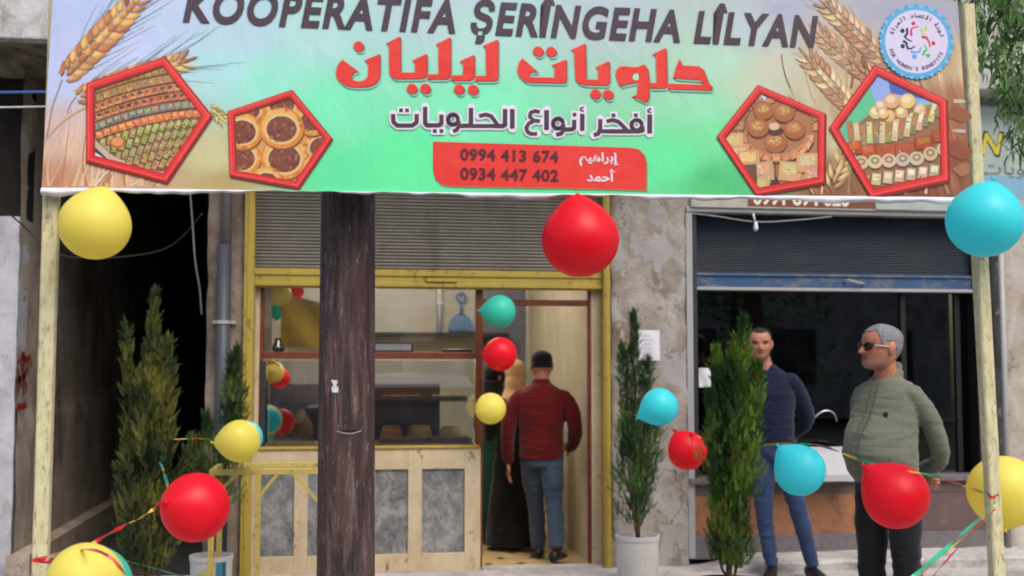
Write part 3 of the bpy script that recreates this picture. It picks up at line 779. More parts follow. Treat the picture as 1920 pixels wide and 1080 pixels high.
# sign boards on the neighbouring building
sb = root('shop_sign', P(1880, 390, Y0-.06), 'pale shop sign with yellow lettering on the wall behind the right post', 'sign')
Ys = Y0-.06
zs0 = wz(1880, 398, Ys); zs1 = wz(1880, 200, Ys)
mb = MB(); mb.box((wx(1640, 300, Ys), Ys, zs0), (wx(1990, 300, Ys), Ys+.05, zs1)); mb.build('board', m_plain('pale_signboard', C(168, 180, 174), .5, .3, .12, 4), sb, False, .004)
mb = MB(); mb.box((wx(1640, 300, Ys), Ys-.002, wz(1880, 372, Ys)), (wx(1990, 300, Ys), Ys-.0005, wz(1880, 330, Ys))); mb.build('stripe', m_plain('blue_stripe', C(128, 172, 196), .5, .3, .1, 5), sb)
mb = MB(); ptf = lambda d: (lambda x, z: (x, Ys-d, z))
put_text(mb, 'N', wx(1834, 270, Ys), wx(1884, 270, Ys), wz(1860, 294, Ys), wz(1860, 246, Ys), ptf(.003), C(46, 44, 36), .045, .25)
put_text(mb, 'N', wx(1838, 270, Ys), wx(1880, 270, Ys), wz(1860, 290, Ys), wz(1860, 250, Ys), ptf(.005), C(206, 190, 40), .02, .25)
mb.build('lettering', M['ink'], sb); mb = MB()
put_text(mb, '\ufe95\ufe8e\ufef3\ufeee\ufee0\ufea3', wx(1838, 320, Ys), wx(1960, 320, Ys), wz(1860, 334, Ys), wz(1860, 302, Ys), ptf(.004), C(112, 128, 132), .01)
mb.build('lettering', M['ink'], sb)
s2 = root('fascia_sign', P(1550, 395, Y0-.06), 'narrow grey fascia sign with a phone number half hidden by the banner', 'sign')
Ys2 = Y0-.05
mb = MB(); mb.box((wx(1296, 380, Ys2), Ys2, wz(1550, 400, Ys2)+.03), (wx(1800, 380, Ys2), Ys2+.045, wz(1550, 330, Ys2))); mb.build('board', m_plain('grey_fascia', C(176, 172, 160), .6, .3, .12, 5), s2)
mb = MB(); put_text(mb, '0991 894 626', wx(1412, 380, Ys2), wx(1592, 380, Ys2), wz(1500, 386, Ys2), wz(1500, 356, Ys2), lambda x, z: (x, Ys2-.002, z), C(228, 222, 206), .03)
mb.build('lettering', M['ink'], s2)
mb = MB(); mb.box((wx(1402, 380, Ys2), Ys2-.0012, wz(1500, 389, Ys2)), (wx(1700, 380, Ys2), Ys2-.0002, wz(1500, 345, Ys2)), C(120, 70, 44)); mb.build('stripe', M['ink'], s2)

# ================================================================== BANNER
def wrinkle(x, z):
    return .007*math.sin(x*2.1+1.0+z*1.2)+.003*math.sin(x*4.0+z*2.2)
def BP(px, py, off=0.0):            # flat print, later laid onto the wrinkled cloth by drape()
    p = P(px, py, YB); return Vector((p.x, YB-off, p.z))
def BW(x, z, off=0.0): return Vector((x, YB-wrinkle(x, z)-off, z))
def BF(x, z, off=0.0): return Vector((x, YB-off, z))
def drape(mb, name):
    """fine-split the flat print and lay it on the wrinkled cloth"""
    out = MB(); LM = .03
    for f, c in zip(mb.f, mb.c):
        st = [[Vector(mb.v[f[0]]), Vector(mb.v[f[i]]), Vector(mb.v[f[i+1]])] for i in range(1, len(f)-1)]
        if max((Vector(mb.v[f[i]])-Vector(mb.v[f[i-1]])).length for i in range(len(f))) < LM:
            out.poly([mb.v[i] for i in f], c); continue
        while st:
            t = st.pop(); ls = [(t[(i+1) % 3]-t[i]).length for i in range(3)]; i = ls.index(max(ls))
            if ls[i] < LM: out.poly(t, c); continue
            m_ = (t[i]+t[(i+1) % 3])*.5; st.append([t[i], m_, t[(i+2) % 3]]); st.append([m_, t[(i+1) % 3], t[(i+2) % 3]])
    out.v = [(x, y-wrinkle(x, z), z) for x, y, z in out.v]
    return out.build(name, M['ink'], bn)
cBL, cBR, cTR = P(79, 353, YB), P(1820, 371, YB), P(1797, 2, YB)
cTL = P(104, -60, YB); cTL.z = cTR.z
bn = root('shop_banner', ((cBL.x+cBR.x)/2, YB, cBL.z), 'wide printed cloth banner of the pastry cooperative hung between two posts', 'banner')
SAMP = [(110, 20, 185, 200, 240), (110, 150, 192, 206, 246), (95, 250, 215, 190, 190), (100, 330, 195, 140, 110), (200, 340, 205, 165, 135),
 (260, 100, 196, 211, 247), (330, 40, 190, 210, 238), (420, 130, 176, 226, 230), (450, 60, 185, 215, 232), (400, 300, 205, 200, 150), (410, 345, 180, 160, 105),
 (120, 270, 222, 190, 165), (300, 345, 200, 165, 130), (500, 150, 152, 236, 212), (620, 200, 125, 241, 188), (640, 330, 95, 232, 160), (600, 60, 180, 225, 222), (800, 20, 188, 214, 222),
 (900, 60, 180, 226, 216), (900, 200, 130, 244, 190), (760, 300, 98, 244, 166), (1000, 350, 84, 226, 150), (1150, 30, 186, 204, 212), (1260, 300, 104, 241, 166),
 (1350, 120, 182, 226, 200), (1330, 200, 150, 231, 186), (1400, 60, 190, 206, 212), (1340, 345, 80, 200, 125), (1450, 130, 206, 206, 186), (1480, 20, 176, 181, 202),
 (1560, 60, 202, 187, 165), (1600, 130, 200, 170, 135), (1650, 15, 170, 172, 192), (1760, 15, 165, 168, 186), (1785, 120, 200, 175, 135), (1795, 200, 165, 105, 70),
 (1795, 300, 152, 82, 52), (1560, 340, 150, 105, 75), (1600, 200, 192, 162, 128), (1545, 160, 205, 190, 160), (1560, 260, 215, 200, 160), (1700, 365, 130, 70, 45), (1350, 250, 120, 235, 165), (1400, 170, 196, 216, 180), (100, -60, 180, 195, 238), (900, -60, 180, 200, 225)]
def bgc(px, py):
    sw = 0; r = g_ = b_ = 0
    for x, y, cr, cg, cb in SAMP:
        d2 = ((px-x)*.7)**2+(py-y)**2+300
        w_ = 1/d2**1.6; sw += w_; r += cr*w_; g_ += cg*w_; b_ += cb*w_
    r, g_, b_ = r/sw, g_/sw, b_/sw
    # blurred wheat field streaks, printed
    kl = max(0, min(1, (330-px)/200))*max(0, min(1, (py-190)/90)); kr = max(0, min(1, (px-1480)/90))*max(0, min(1, (py-20)/60))
    kk = max(kl, kr)
    if kk > 0:
        q = Vector((px*.045+py*.012*(1 if px < 900 else -1), py*.007, 3))
        n_ = mnoise.noise(q)+.6*mnoise.noise(q*2.7)
        r += kk*n_*34; g_ += kk*n_*32; b_ += kk*n_*26
    return C(max(0, min(255, r)), max(0, min(255, g_)), max(0, min(255, b_)))
def bquad(u, v):
    b0 = cBL.lerp(cBR, u); t0 = cTL.lerp(cTR, u); return b0.lerp(t0, v)
mb = MB()
mb.grid(lambda u, v: BW(bquad(u, v).x, bquad(u, v).z), 360, 84, cfn=lambda u, v: bgc(*proj(bquad(u, v))))
# thickness: plain back sheet
cl = mb.build('cloth', M['print'], bn, True)
mb = MB()
mb.grid(lambda u, v: BW(bquad(1-u, v).x, bquad(1-u, v).z, -.002), 90, 20)
mb.build('backing', M['hem'], bn, True)
# white hem below the print
HB = [(79, 366), (110, 367), (200, 361), (290, 366), (330, 362), (450, 361), (620, 359), (720, 361), (800, 366), (900, 369), (1000, 371), (1100, 369), (1200, 371), (1400, 376), (1600, 379), (1700, 383), (1820, 384)]
def hemy(px):
    for (a, ya), (b_, yb) in zip(HB, HB[1:]):
        if px <= b_: t = max(0, (px-a)/(b_-a)); t = t*t*(3-2*t); return ya+(yb-ya)*t
    return HB[-1][1]
mb = MB()
def hem(u, v):
    top = cBL.lerp(cBR, u); px, py = proj(top); q = P(px, hemy(px)+2.2*math.sin(px*.021)+1.4*math.sin(px*.057+1)+.8*math.sin(px*.13), YB)
    z = top.z+.001+(q.z-top.z-.001)*v
    return (top.x, YB-wrinkle(top.x, top.z)-.001-.010*math.sin(v*3.1)*(1+.5*math.sin(px*.02)), z)
mb.grid(lambda u, v: hem(1-u, v), 240, 5); mb.build('hem', M['hem'], bn, True)

def clip_poly(pts, clip):
    """Sutherland-Hodgman against a convex outline (pixel coordinates)"""
    def area(p): return sum(p[i][0]*p[(i+1) % len(p)][1]-p[(i+1) % len(p)][0]*p[i][1] for i in range(len(p)))
    if area(clip) < 0: clip = clip[::-1]
    out = pts
    for i in range(len(clip)):
        a, b_ = clip[i], clip[(i+1) % len(clip)]; inp = out; out = []
        ins = lambda p: (b_[0]-a[0])*(p[1]-a[1])-(b_[1]-a[1])*(p[0]-a[0]) >= 0
        for j in range(len(inp)):
            p, q = inp[j], inp[(j+1) % len(inp)]
            if ins(p) != ins(q):
                d = ((b_[0]-a[0])*(q[1]-p[1])-(b_[1]-a[1])*(q[0]-p[0]))
                t = -((b_[0]-a[0])*(p[1]-a[1])-(b_[1]-a[1])*(p[0]-a[0]))/d if d else 0
                x = (p[0]+(q[0]-p[0])*t, p[1]+(q[1]-p[1])*t)
                if ins(p): out += [p, x]
                else: out += [x]
            elif ins(p): out.append(p)
            if ins(p) and ins(q): pass
        # keep order with starting points
        if not out: return []
    return out
class INK:
    """flat printed shapes on the banner, drawn in the order given"""
    def __init__(s, off): s.mb = MB(); s.off = off; s.k = 0
    def o(s):
        s.k += 1; return s.off+(s.k if s.k < 8 else 8+s.k % 200)*.00001
    def poly(s, px, c, clip=None):
        if clip: px = clip_poly(px, clip)
        if len(px) < 3: return
        o = s.o(); s.mb.npoly([BP(x, y, o) for x, y in px], c)
    def circ(s, x, y, r, c, ry=None, clip=None, n=18, a0=0):
        ry = ry or r
        s.poly([(x+r*math.cos(a0+2*math.pi*i/n), y+ry*math.sin(a0+2*math.pi*i/n)) for i in range(n)], c, clip)
    def line(s, pts, w_, c, clip=None, w1=None):
        o = s.o()
        for i in range(len(pts)-1):
            (x0, y0), (x1, y1) = pts[i], pts[i+1]; d = math.hypot(x1-x0, y1-y0) or 1
            nx, ny = -(y1-y0)/d, (x1-x0)/d
            wa = w_ if w1 is None else w_+(w1-w_)*i/(len(pts)-1); wb_ = w_ if w1 is None else w_+(w1-w_)*(i+1)/(len(pts)-1)
            q = [(x0-nx*wa/2, y0-ny*wa/2), (x1-nx*wb_/2, y1-ny*wb_/2), (x1+nx*wb_/2, y1+ny*wb_/2), (x0+nx*wa/2, y0+ny*wa/2)]
            if clip: q = clip_poly(q, clip)
            if len(q) > 2: s.mb.npoly([BP(x, y, o) for x, y in q], c)
            if w_ > 3 and 0 < i and not clip:
                s.mb.npoly([BP(x0+wa/2*math.cos(t*math.pi/5), y0+wa/2*math.sin(t*math.pi/5), o+.000006) for t in range(10)], c)
    def build(s, name): return drape(s.mb, name)
rnd = random.Random(3)
def jit(c, a=14): return C(*[max(0, min(255, v+rnd.uniform(-a, a))) for v in c])

# wheat
ik = INK(.0010)
def arc(x0, y0, x1, y1, bend, n=8):
    out = []; dx, dy = x1-x0, y1-y0
    for i in range(n+1):
        t = i/n; b_ = bend*4*t*(1-t); d = math.hypot(dx, dy)
        out.append((x0+dx*t-dy/d*b_, y0+dy*t+dx/d*b_))
    return out
for i in range(70):      # stalks and blurred stems
    if i < 34:
        x = rnd.uniform(88, 300); ik.line(arc(x, 350, x+rnd.uniform(-10, 70), rnd.uniform(200, 300), rnd.uniform(-14, 14)), rnd.uniform(1.5, 5), jit(rnd.choice([(222, 188, 150), (196, 142, 100), (232, 206, 170), (180, 120, 84)])), None, .6)
    else:
        x = rnd.uniform(1500, 1800); y = rnd.uniform(60, 355); ik.line(arc(x, y+rnd.uniform(50, 110) if y < 250 else 364, x+rnd.uniform(-40, 10), y, rnd.uniform(-10, 10)), rnd.uniform(2, 7), jit(rnd.choice([(206, 170, 130), (176, 120, 84), (226, 204, 160), (150, 96, 64)])), None, 1.5)
ik.line([(88, 262), (100, 200), (118, 150)], 2.2, C(150, 130, 110)); ik.line(arc(84, 268, 168, 200, -8), 3, C(206, 168, 128)); ik.line(arc(128, 215, 144, 183, -3), 2, C(170, 130, 100))
def ear(x0, y0, x1, y1, wd, n, cols, awn=120, awc=(120, 122, 140), blur=False):
    dx, dy = x1-x0, y1-y0; L_ = math.hypot(dx, dy); ux, uy = dx/L_, dy/L_; nx, ny = -uy, ux
    for i in range(n):                                # awns
        for sd in (-1, 1):
            t = i/n; bx, by = x0+dx*t, y0+dy*t; l = awn*rnd.uniform(.6, 1.1); sp = sd*rnd.uniform(.12, .4)
            ex, ey = bx+(ux+nx*sp)*l+nx*sd*wd*.3, by+(uy+ny*sp)*l+ny*sd*wd*.3
            ik.line(arc(bx+nx*sd*wd*.3, by+ny*sd*wd*.3, ex, ey, rnd.uniform(-4, 4), 4), 1.2, C(*awc), None, .4)
    for i in range(n):                                # kernels
        for sd in (-1, 1, 0):
            t = (i+(.5 if sd == 0 else 0))/n; prof_ = (math.sin(math.pi*min(1, t*.86+.14)))**.5
            w_ = wd*prof_; bx, by = x0+dx*t+nx*sd*w_*.22, y0+dy*t+ny*sd*w_*.22
            kl = L_/n*1.9; kw = w_*.15; an = sd*.55
            ax, ay = ux*math.cos(an)-uy*math.sin(an), ux*math.sin(an)+uy*math.cos(an); px_, py_ = -ay, ax
            q = [(bx, by), (bx+ax*kl*.3+px_*kw, by+ay*kl*.3+py_*kw), (bx+ax*kl*.7+px_*kw*.8, by+ay*kl*.7+py_*kw*.8), (bx+ax*kl, by+ay*kl), (bx+ax*kl*.7-px_*kw*.8, by+ay*kl*.7-py_*kw*.8), (bx+ax*kl*.3-px_*kw, by+ay*kl*.3-py_*kw)]
            c = rnd.choice(cols); ik.poly([(x+1.5, y+2.0) for x, y in q], jit(tuple(v*.84 for v in c), 8)); ik.poly(q, jit(c))
            q2 = [((x-bx)*.62+bx+ax*kl*.12-px_*kw*.2, (y-by)*.62+by+ay*kl*.12-py_*kw*.2) for x, y in q]; ik.poly(q2, jit(tuple(min(255, v*1.16) for v in c), 8))
WG = [(196, 140, 84), (182, 122, 72), (214, 166, 104), (166, 108, 70)]
ear(120, 148, 262, -6, 44, 13, WG, 130); ear(144, 184, 352, 112, 40, 15, WG, 120, (130, 150, 140)); ear(392, 200, 420, 226, 18, 4, [(206, 186, 100)], 20)
WR = [(190, 152, 116), (172, 128, 94), (206, 174, 138), (164, 120, 90)]
ear(1668, 124, 1540, 2, 34, 12, WR, 46, (190, 160, 128)); ear(1640, 152, 1528, 58, 32, 10, WR, 46, (196, 170, 138)); ear(1596, 206, 1508, 104, 34, 9, [(202, 172, 132), (176, 130, 92), (216, 190, 150)], 40, (206, 186, 150))
ear(1556, 352, 1600, 250, 30, 7, [(206, 176, 124), (186, 140, 96)], 30, (200, 170, 130))
wp_ = ik.build('wheat_print')
# lower right: fruit and bread glimpses of the print
ik = INK(.0019)
for (x, y, r, c, q) in ((1797, 190, 12, (196, 184, 172), .4), (1797, 214, 22, (150, 88, 56), .7), (1800, 246, 13, (190, 172, 158), .35), (1798, 282, 22, (146, 80, 52), .7), (1804, 318, 16, (166, 112, 82), .7)):
    ik.poly([(x+r*math.cos(t)*(1+.25*math.sin(3*t+x+y)), y+r*q*math.sin(t)*(1+.25*math.sin(2*t+y))) for t in [6.283*i/16 for i in range(16)]], C(*c)); n_b = ik.build('bread_print'); ik = INK(.0019)

# pentagon pictures
def inset(p, k_):
    cx = sum(x for x, y in p)/len(p); cy = sum(y for x, y in p)/len(p); return [(cx+(x-cx)*k_, cy+(y-cy)*k_) for x, y in p]
def frame(p, name):
    ik = INK(.0053)
    def ring(a, b_, c):
        for i in range(5):
            j = (i+1) % 5
            for s_ in range(3):
                L = lambda P_, Q_, t: (P_[0]+(Q_[0]-P_[0])*t, P_[1]+(Q_[1]-P_[1])*t)
                ik.mb.npoly([BP(*L(a[i], a[j], s_/3), ik.off), BP(*L(a[i], a[j], (s_+1)/3), ik.off), BP(*L(b_[i], b_[j], (s_+1)/3), ik.off), BP(*L(b_[i], b_[j], s_/3), ik.off)], c)
    ring([(x+2, y+3) for x, y in inset(p, 1.015)], [(x+2, y+3) for x, y in inset(p, .86)], C(126, 40, 38)); ik.off += .0002
    ring(inset(p, 1.0), inset(p, .86), C(188, 34, 36)); ik.off += .0002
    ring(inset(p, .985), inset(p, .885), C(226, 52, 50)); ik.off += .0002
    ring(inset(p, .965), inset(p, .945), C(238, 92, 86))
    return ik.build(name)
PEN = [[(163, 158), (310, 108), (397, 217), (313, 342), (163, 303)], [(427, 209), (547, 168), (622, 259), (559, 352), (431, 329)],
       [(1343, 256), (1419, 160), (1544, 214), (1543, 343), (1417, 366)], [(1552, 240), (1637, 123), (1773, 187), (1776, 339), (1630, 371)]]
def piece(ik, x, y, w_, h_, an, c, clip, top=None):
    ca, sa = math.cos(an), math.sin(an)
    q = [(x+ca*a-sa*b_, y+sa*a+ca*b_) for a, b_ in ((-w_/2, -h_/2), (w_/2, -h_/2), (w_/2, h_/2), (-w_/2, h_/2))]
    ik.poly([(a+1, b_+1.5) for a, b_ in q], jit(tuple(v*.5 for v in c), 6), clip); ik.poly(q, jit(c), clip)
    q2 = [(x+ca*a-sa*b_, y+sa*a+ca*b_) for a, b_ in ((-w_*.36, -h_*.38), (w_*.34, -h_*.38), (w_*.3, h_*.08), (-w_*.36, h_*.12))]
    ik.poly(q2, jit(top or tuple(min(255, v*1.18) for v in c), 18), clip)
    for _ in range(3):
        a, b_ = rnd.uniform(-.4, .4)*w_, rnd.uniform(-.4, .4)*h_
        ik.circ(x+ca*a-sa*b_, y+sa*a+ca*b_, .9+rnd.random(), jit(rnd.choice([(120, 128, 70), (90, 60, 40), (220, 190, 140)]), 10), None, clip, 6)
# picture 1: rows of mixed baklava in a round tray
cp = inset(PEN[0], .885); ik = INK(.0029)
ik.poly(cp, C(132, 96, 66))
rows = [((178, 132, 78), (148, 142, 84), 0), ((166, 128, 74), (156, 150, 90), 0), ((190, 140, 84), (150, 146, 88), 0), ((212, 140, 96), (150, 84, 60), 1), ((206, 132, 92), (120, 64, 48), 1), ((142, 132, 112), (168, 160, 140), 1), ((220, 124, 74), (236, 158, 104), 1), ((170, 158, 96), (188, 186, 128), 2), ((164, 152, 92), (182, 180, 122), 2), ((184, 150, 96), (166, 162, 104), 2), ((196, 150, 100), (150, 150, 90), 2), ((206, 140, 96), (160, 150, 96), 2)]
ry = 108.0
for r_, (c, t, kd) in enumerate(rows):
    ry = 112+r_*17.5
    for i in range(-2, 20):
        x = 160+i*14+(r_ % 2)*6; y = ry+34-(x-165)*.22+.0009*(x-280)**2
        piece(ik, x, y, 13.5 if kd < 2 else 9.5, 13 if kd < 2 else 17, -.25 if kd < 2 else .35+.004*(x-270), c, cp, t)
edge = [(178, 262), (210, 292), (250, 312), (300, 323), (330, 322), (330, 345), (160, 330)]
ik.poly(edge, C(196, 180, 160), cp); ik.poly([(x-5, y+9) for x, y in edge], C(70, 60, 74), cp); ik.poly([(175, 284), (196, 297), (175, 300)], C(226, 222, 232), cp)
ik.circ(221, 268, 15, C(190, 110, 62), 11, cp); ik.circ(221, 267, 11, C(226, 150, 94), 8, cp)
ik.build('sweets_picture'); frame(PEN[0], 'pentagon_frame')
# picture 2: open meat pies
cp = inset(PEN[1], .885); ik = INK(.0029); ik.poly(cp, C(206, 160, 96))
for (x, y, r) in ((464, 205, 34), (528, 192, 36), (585, 225, 32), (454, 246, 38), (528, 240, 42), (604, 275, 34), (452, 296, 38), (533, 296, 44), (596, 318, 32), (500, 340, 30)):
    ik.circ(x+2, y+3, r, C(140, 84, 44), r*.94, cp, 26); ik.circ(x, y, r, C(214, 138, 64), r*.92, cp, 26); ik.circ(x-1, y-2, r*.88, C(232, 172, 92), r*.8, cp, 26); ik.circ(x, y+1, r*.76, C(222, 196, 140), r*.67, cp, 26); ik.circ(x, y+2, r*.68, C(128, 70, 54), r*.58, cp, 22)
    for _ in range(34):
        a = rnd.uniform(0, 6.28); d = math.sqrt(rnd.random())*r*.66; ik.circ(x+d*math.cos(a), y+2+d*math.sin(a)*.85, rnd.uniform(1.4, 4), jit(rnd.choice([(150, 84, 66), (104, 52, 42), (168, 104, 82), (124, 66, 52)]), 12), None, cp, 7)
    for q in range(14):
        a = rnd.uniform(0, 6.28); ik.circ(x+r*.9*math.cos(a), y+r*.83*math.sin(a), rnd.uniform(2, 5), jit(rnd.choice([(196, 116, 52), (236, 180, 104), (222, 150, 78)]), 12), None, cp, 7)
ik.build('pies_picture'); frame(PEN[1], 'pentagon_frame')
# picture 3: brown pastries round a bowl
cp = inset(PEN[2], .885); ik = INK(.0029); ik.poly(cp, C(176, 122, 84)); ik.poly([(1421, 172), (1440, 178), (1431, 193)], C(226, 224, 238), cp)
for i in range(30):
    a = rnd.uniform(math.pi, 2*math.pi); d = rnd.uniform(62, 86); piece(ik, 1462+d*math.cos(a), 248+d*.8*math.sin(a), 16, 12, a+1.57, rnd.choice([(186, 130, 92), (164, 110, 76)]), cp)
for (x, y, r) in ((1430, 208, 19), (1468, 212, 20), (1420, 240, 20), (1488, 244, 20), (1452, 268, 22)):
    ik.circ(x+1, y+3, r, C(110, 66, 40), r*.9, cp, 20); ik.circ(x, y, r, C(172, 106, 66), r*.86, cp, 20); ik.circ(x-2, y-4, r*.7, C(192, 128, 84), r*.5, cp, 16)
    for _ in range(14):
        a = rnd.uniform(0, 6.28); d = math.sqrt(rnd.random())*r*.5; ik.circ(x+d*math.cos(a), y-3+d*.7*math.sin(a), 1.7, jit((206, 190, 112), 20), None, cp, 6)
ik.circ(1452, 247, 16, C(92, 58, 48), 9, cp); ik.circ(1450, 238, 10, C(226, 190, 152), 7, cp)
for i in range(11):
    a = math.pi*(.06+.88*i/10); piece(ik, 1454+64*math.cos(a), 252+44*math.sin(a), 17, 15, a+1.57, (196, 140, 94), cp)
ik.line([(1454+72*math.cos(math.pi*t/12), 256+52*math.sin(math.pi*t/12)) for t in range(1, 12)], 3, C(92, 58, 42), cp)
for (x, y) in ((1372, 268), (1384, 292), (1402, 300), (1428, 322), (1480, 322), (1512, 306), (1528, 330), (1420, 350), (1396, 326), (1500, 346)):
    piece(ik, x, y, 42, 36, rnd.uniform(-.2, .2), (212, 162, 122), cp, (222, 178, 136))
    for _ in range(10): ik.circ(x+rnd.uniform(-15, 15), y+rnd.uniform(-12, 12), 1.8, jit((236, 210, 168), 14), None, cp, 6)
ik.line([(1453, 306), (1453, 340)], 2, C(92, 60, 46), cp); ik.poly([(1453, 328), (1464, 352), (1440, 352)], C(84, 54, 44), cp)
ik.build('sweets_picture'); frame(PEN[2], 'pentagon_frame')
# picture 4: stacked sweets on a blue cloth
cp = inset(PEN[3], .885); ik = INK(.0029); ik.poly(cp, C(150, 196, 190)); ik.poly([(1560, 240), (1620, 150), (1650, 200), (1620, 300)], C(98, 196, 150), cp)
ik.poly([(1620, 120), (1720, 150), (1760, 190), (1640, 200)], C(150, 172, 232), cp); ik.poly([(1664, 152), (1740, 180), (1730, 186), (1668, 176)], C(82, 104, 186), cp)
ik.poly([(1590, 246), (1640, 205), (1765, 195), (1770, 340), (1640, 360), (1610, 320)], C(150, 110, 80), cp)
for (x, y, r) in ((1670, 190, 15), (1700, 190, 15), (1640, 212, 13), (1664, 218, 12), (1688, 212, 12), (1650, 200, 12), (1724, 208, 13), (1680, 236, 13), (1712, 222, 12), (1654, 214, 10)):
    ik.circ(x+1, y+3, r, C(150, 100, 62), r, cp); ik.circ(x, y, r, jit((222, 186, 134)), r*.92, cp); ik.circ(x-2, y-3, r*.55, jit((238, 216, 176)), r*.5, cp)
for i in range(15):
    x = 1592+i*12; y = 250-(i-4)**2*.5+ (6 if i < 3 else 0)
    piece(ik, x, y, 11, 40, -.12+.03*i, (214, 190, 140) if i % 2 else (150, 142, 92), cp, (232, 216, 176) if i % 2 else (188, 120, 76))
for (x, y, w_) in ((1600, 278, 26), (1626, 284, 26), (1658, 284, 34), (1694, 280, 36), (1730, 268, 34), (1760, 254, 26)):
    piece(ik, x, y, w_, 24, -.15, (170, 74, 46), cp, (192, 98, 62))
for i in range(8):
    x = 1612+i*26; y = 306-i*2-(i > 4)*(i-4)*7
    ik.circ(x+1, y+2, 14, C(110, 74, 52), 14, cp); ik.circ(x, y, 14, jit((206, 184, 152)), 13, cp); ik.circ(x, y-2, 8, jit((158, 124, 88)), 7, cp); ik.circ(x, y-2, 4, C(206, 190, 160), 3.5, cp)
for i in range(8):
    x = 1618+i*22; y = 340-i*3.2
    piece(ik, x, y, 17, 22, .1, (206, 186, 140), cp, (236, 226, 196))
ik.build('sweets_picture'); frame(PEN[3], 'pentagon_frame')

# lettering
DK = C(72, 56, 68)
zb_ = wz(345, 38.5, YB); zt_ = zb_+(wz(1500, 31, YB)-wz(1500, 86, YB))
mb = MB(); put_text(mb, 'KOOPERATIFA ŞERÎNGEHA LÎLYAN', wx(343, 20, YB), wx(1533, 70, YB), zb_, zt_, lambda x, z: BF(x, z, .0036), DK, .036, .22, 1.13, (0.0, .69))
drape(mb, 'title_lettering')
A1 = lambda q: [(620+x/5.647, 60+y/5.647) for x, y in q]; A2 = lambda q: [(950+x/4.8, 70+y/4.8) for x, y in q]
RED = [A1([(590, 122), (738, 48), (742, 430), (895, 430), (897, 335), (868, 302), (1020, 233), (1020, 440), (1008, 470), (975, 490), (920, 493), (690, 493), (648, 480), (626, 440), (620, 140)]),
       A1([(1118, 132), (1270, 58), (1270, 450), (1255, 482), (1215, 498), (1030, 498), (1030, 450), (1145, 450), (1145, 155)]),
       A1([(1372, 312), (1522, 243), (1522, 462), (1508, 494), (1470, 513), (1282, 513), (1275, 460), (1402, 460), (1408, 342)]),
       A1([(1612, 150), (1772, 83), (1772, 480), (1757, 508), (1715, 518), (1530, 518), (1535, 466), (1648, 466), (1646, 168)]),
       A1([(58, 430), (72, 362), (98, 322), (130, 293), (298, 417), (262, 416), (232, 436), (222, 470), (232, 500), (262, 518), (318, 522), (362, 508), (390, 478), (400, 440), (400, 340), (363, 300), (522, 233), (522, 440), (510, 495), (478, 536), (430, 565), (370, 578), (250, 581), (160, 568), (98, 528), (66, 480)]),
       A2([(100, 310), (104, 262), (118, 222), (145, 192), (282, 310), (220, 312), (203, 328), (205, 360), (435, 366), (435, 275), (410, 252), (537, 203), (537, 388), (528, 406), (505, 412), (215, 407), (160, 395), (120, 360)]),
       A2([(582, 116), (707, 58), (714, 380), (825, 386), (827, 297), (803, 272), (922, 218), (927, 392), (912, 424), (882, 433), (690, 427), (645, 412), (622, 382), (610, 132)]),
       A2([(983, 340), (992, 290), (1020, 268), (1060, 265), (1150, 274), (1190, 268), (1240, 248), (1266, 280), (1282, 415), (1352, 413), (1345, 172), (1313, 156), (1432, 102), (1442, 428), (1432, 450), (1410, 459), (1280, 459), (1278, 545), (1262, 575), (1240, 587), (1190, 560), (1128, 534), (1174, 520), (1186, 412), (1140, 410), (1020, 437), (998, 390)]),
       A2([(1500, 362), (1528, 262), (1553, 202), (1577, 258), (1725, 266), (1765, 290), (1812, 410), (1847, 447), (1827, 480), (1450, 466), (1450, 420), (1766, 434), (1740, 386), (1500, 368)])]
DOTS = [A1([(x, y)])[0]+(9.3,) for x, y in ((298, 150), (862, 600), (1005, 600), (1362, 607), (1510, 612))]+[A2([(x, y)])[0]+(9.2,) for x, y in ((285, 128), (402, 131), (800, 512), (912, 517))]
ik = INK(.003)
def subdiv(q, n=14):
    out = []
    for i in range(len(q)):
        a, b_ = q[i], q[(i+1) % len(q)]; k_ = max(1, int(math.hypot(b_[0]-a[0], b_[1]-a[1])/n))
        out += [(a[0]+(b_[0]-a[0])*t/k_, a[1]+(b_[1]-a[1])*t/k_) for t in range(k_)]
    return out
for off, c, d in (((4, 5), C(128, 196, 172), 0), ((1.6, 1.6), C(134, 40, 44), 0), ((-.9, -.9), C(246, 120, 104), 0), ((0, 0), C(232, 58, 48), 0)):
    for q in RED: ik.poly([(x+off[0], y+off[1]) for x, y in q], c)
    for x, y, r in DOTS: ik.circ(x+off[0], y+off[1], r, c, r*.98, None, 24)
ik.poly(A2([(1132, 362), (1140, 340), (1160, 328), (1184, 332), (1186, 384), (1145, 386)]), C(150, 238, 202))
ik.build('red_lettering')
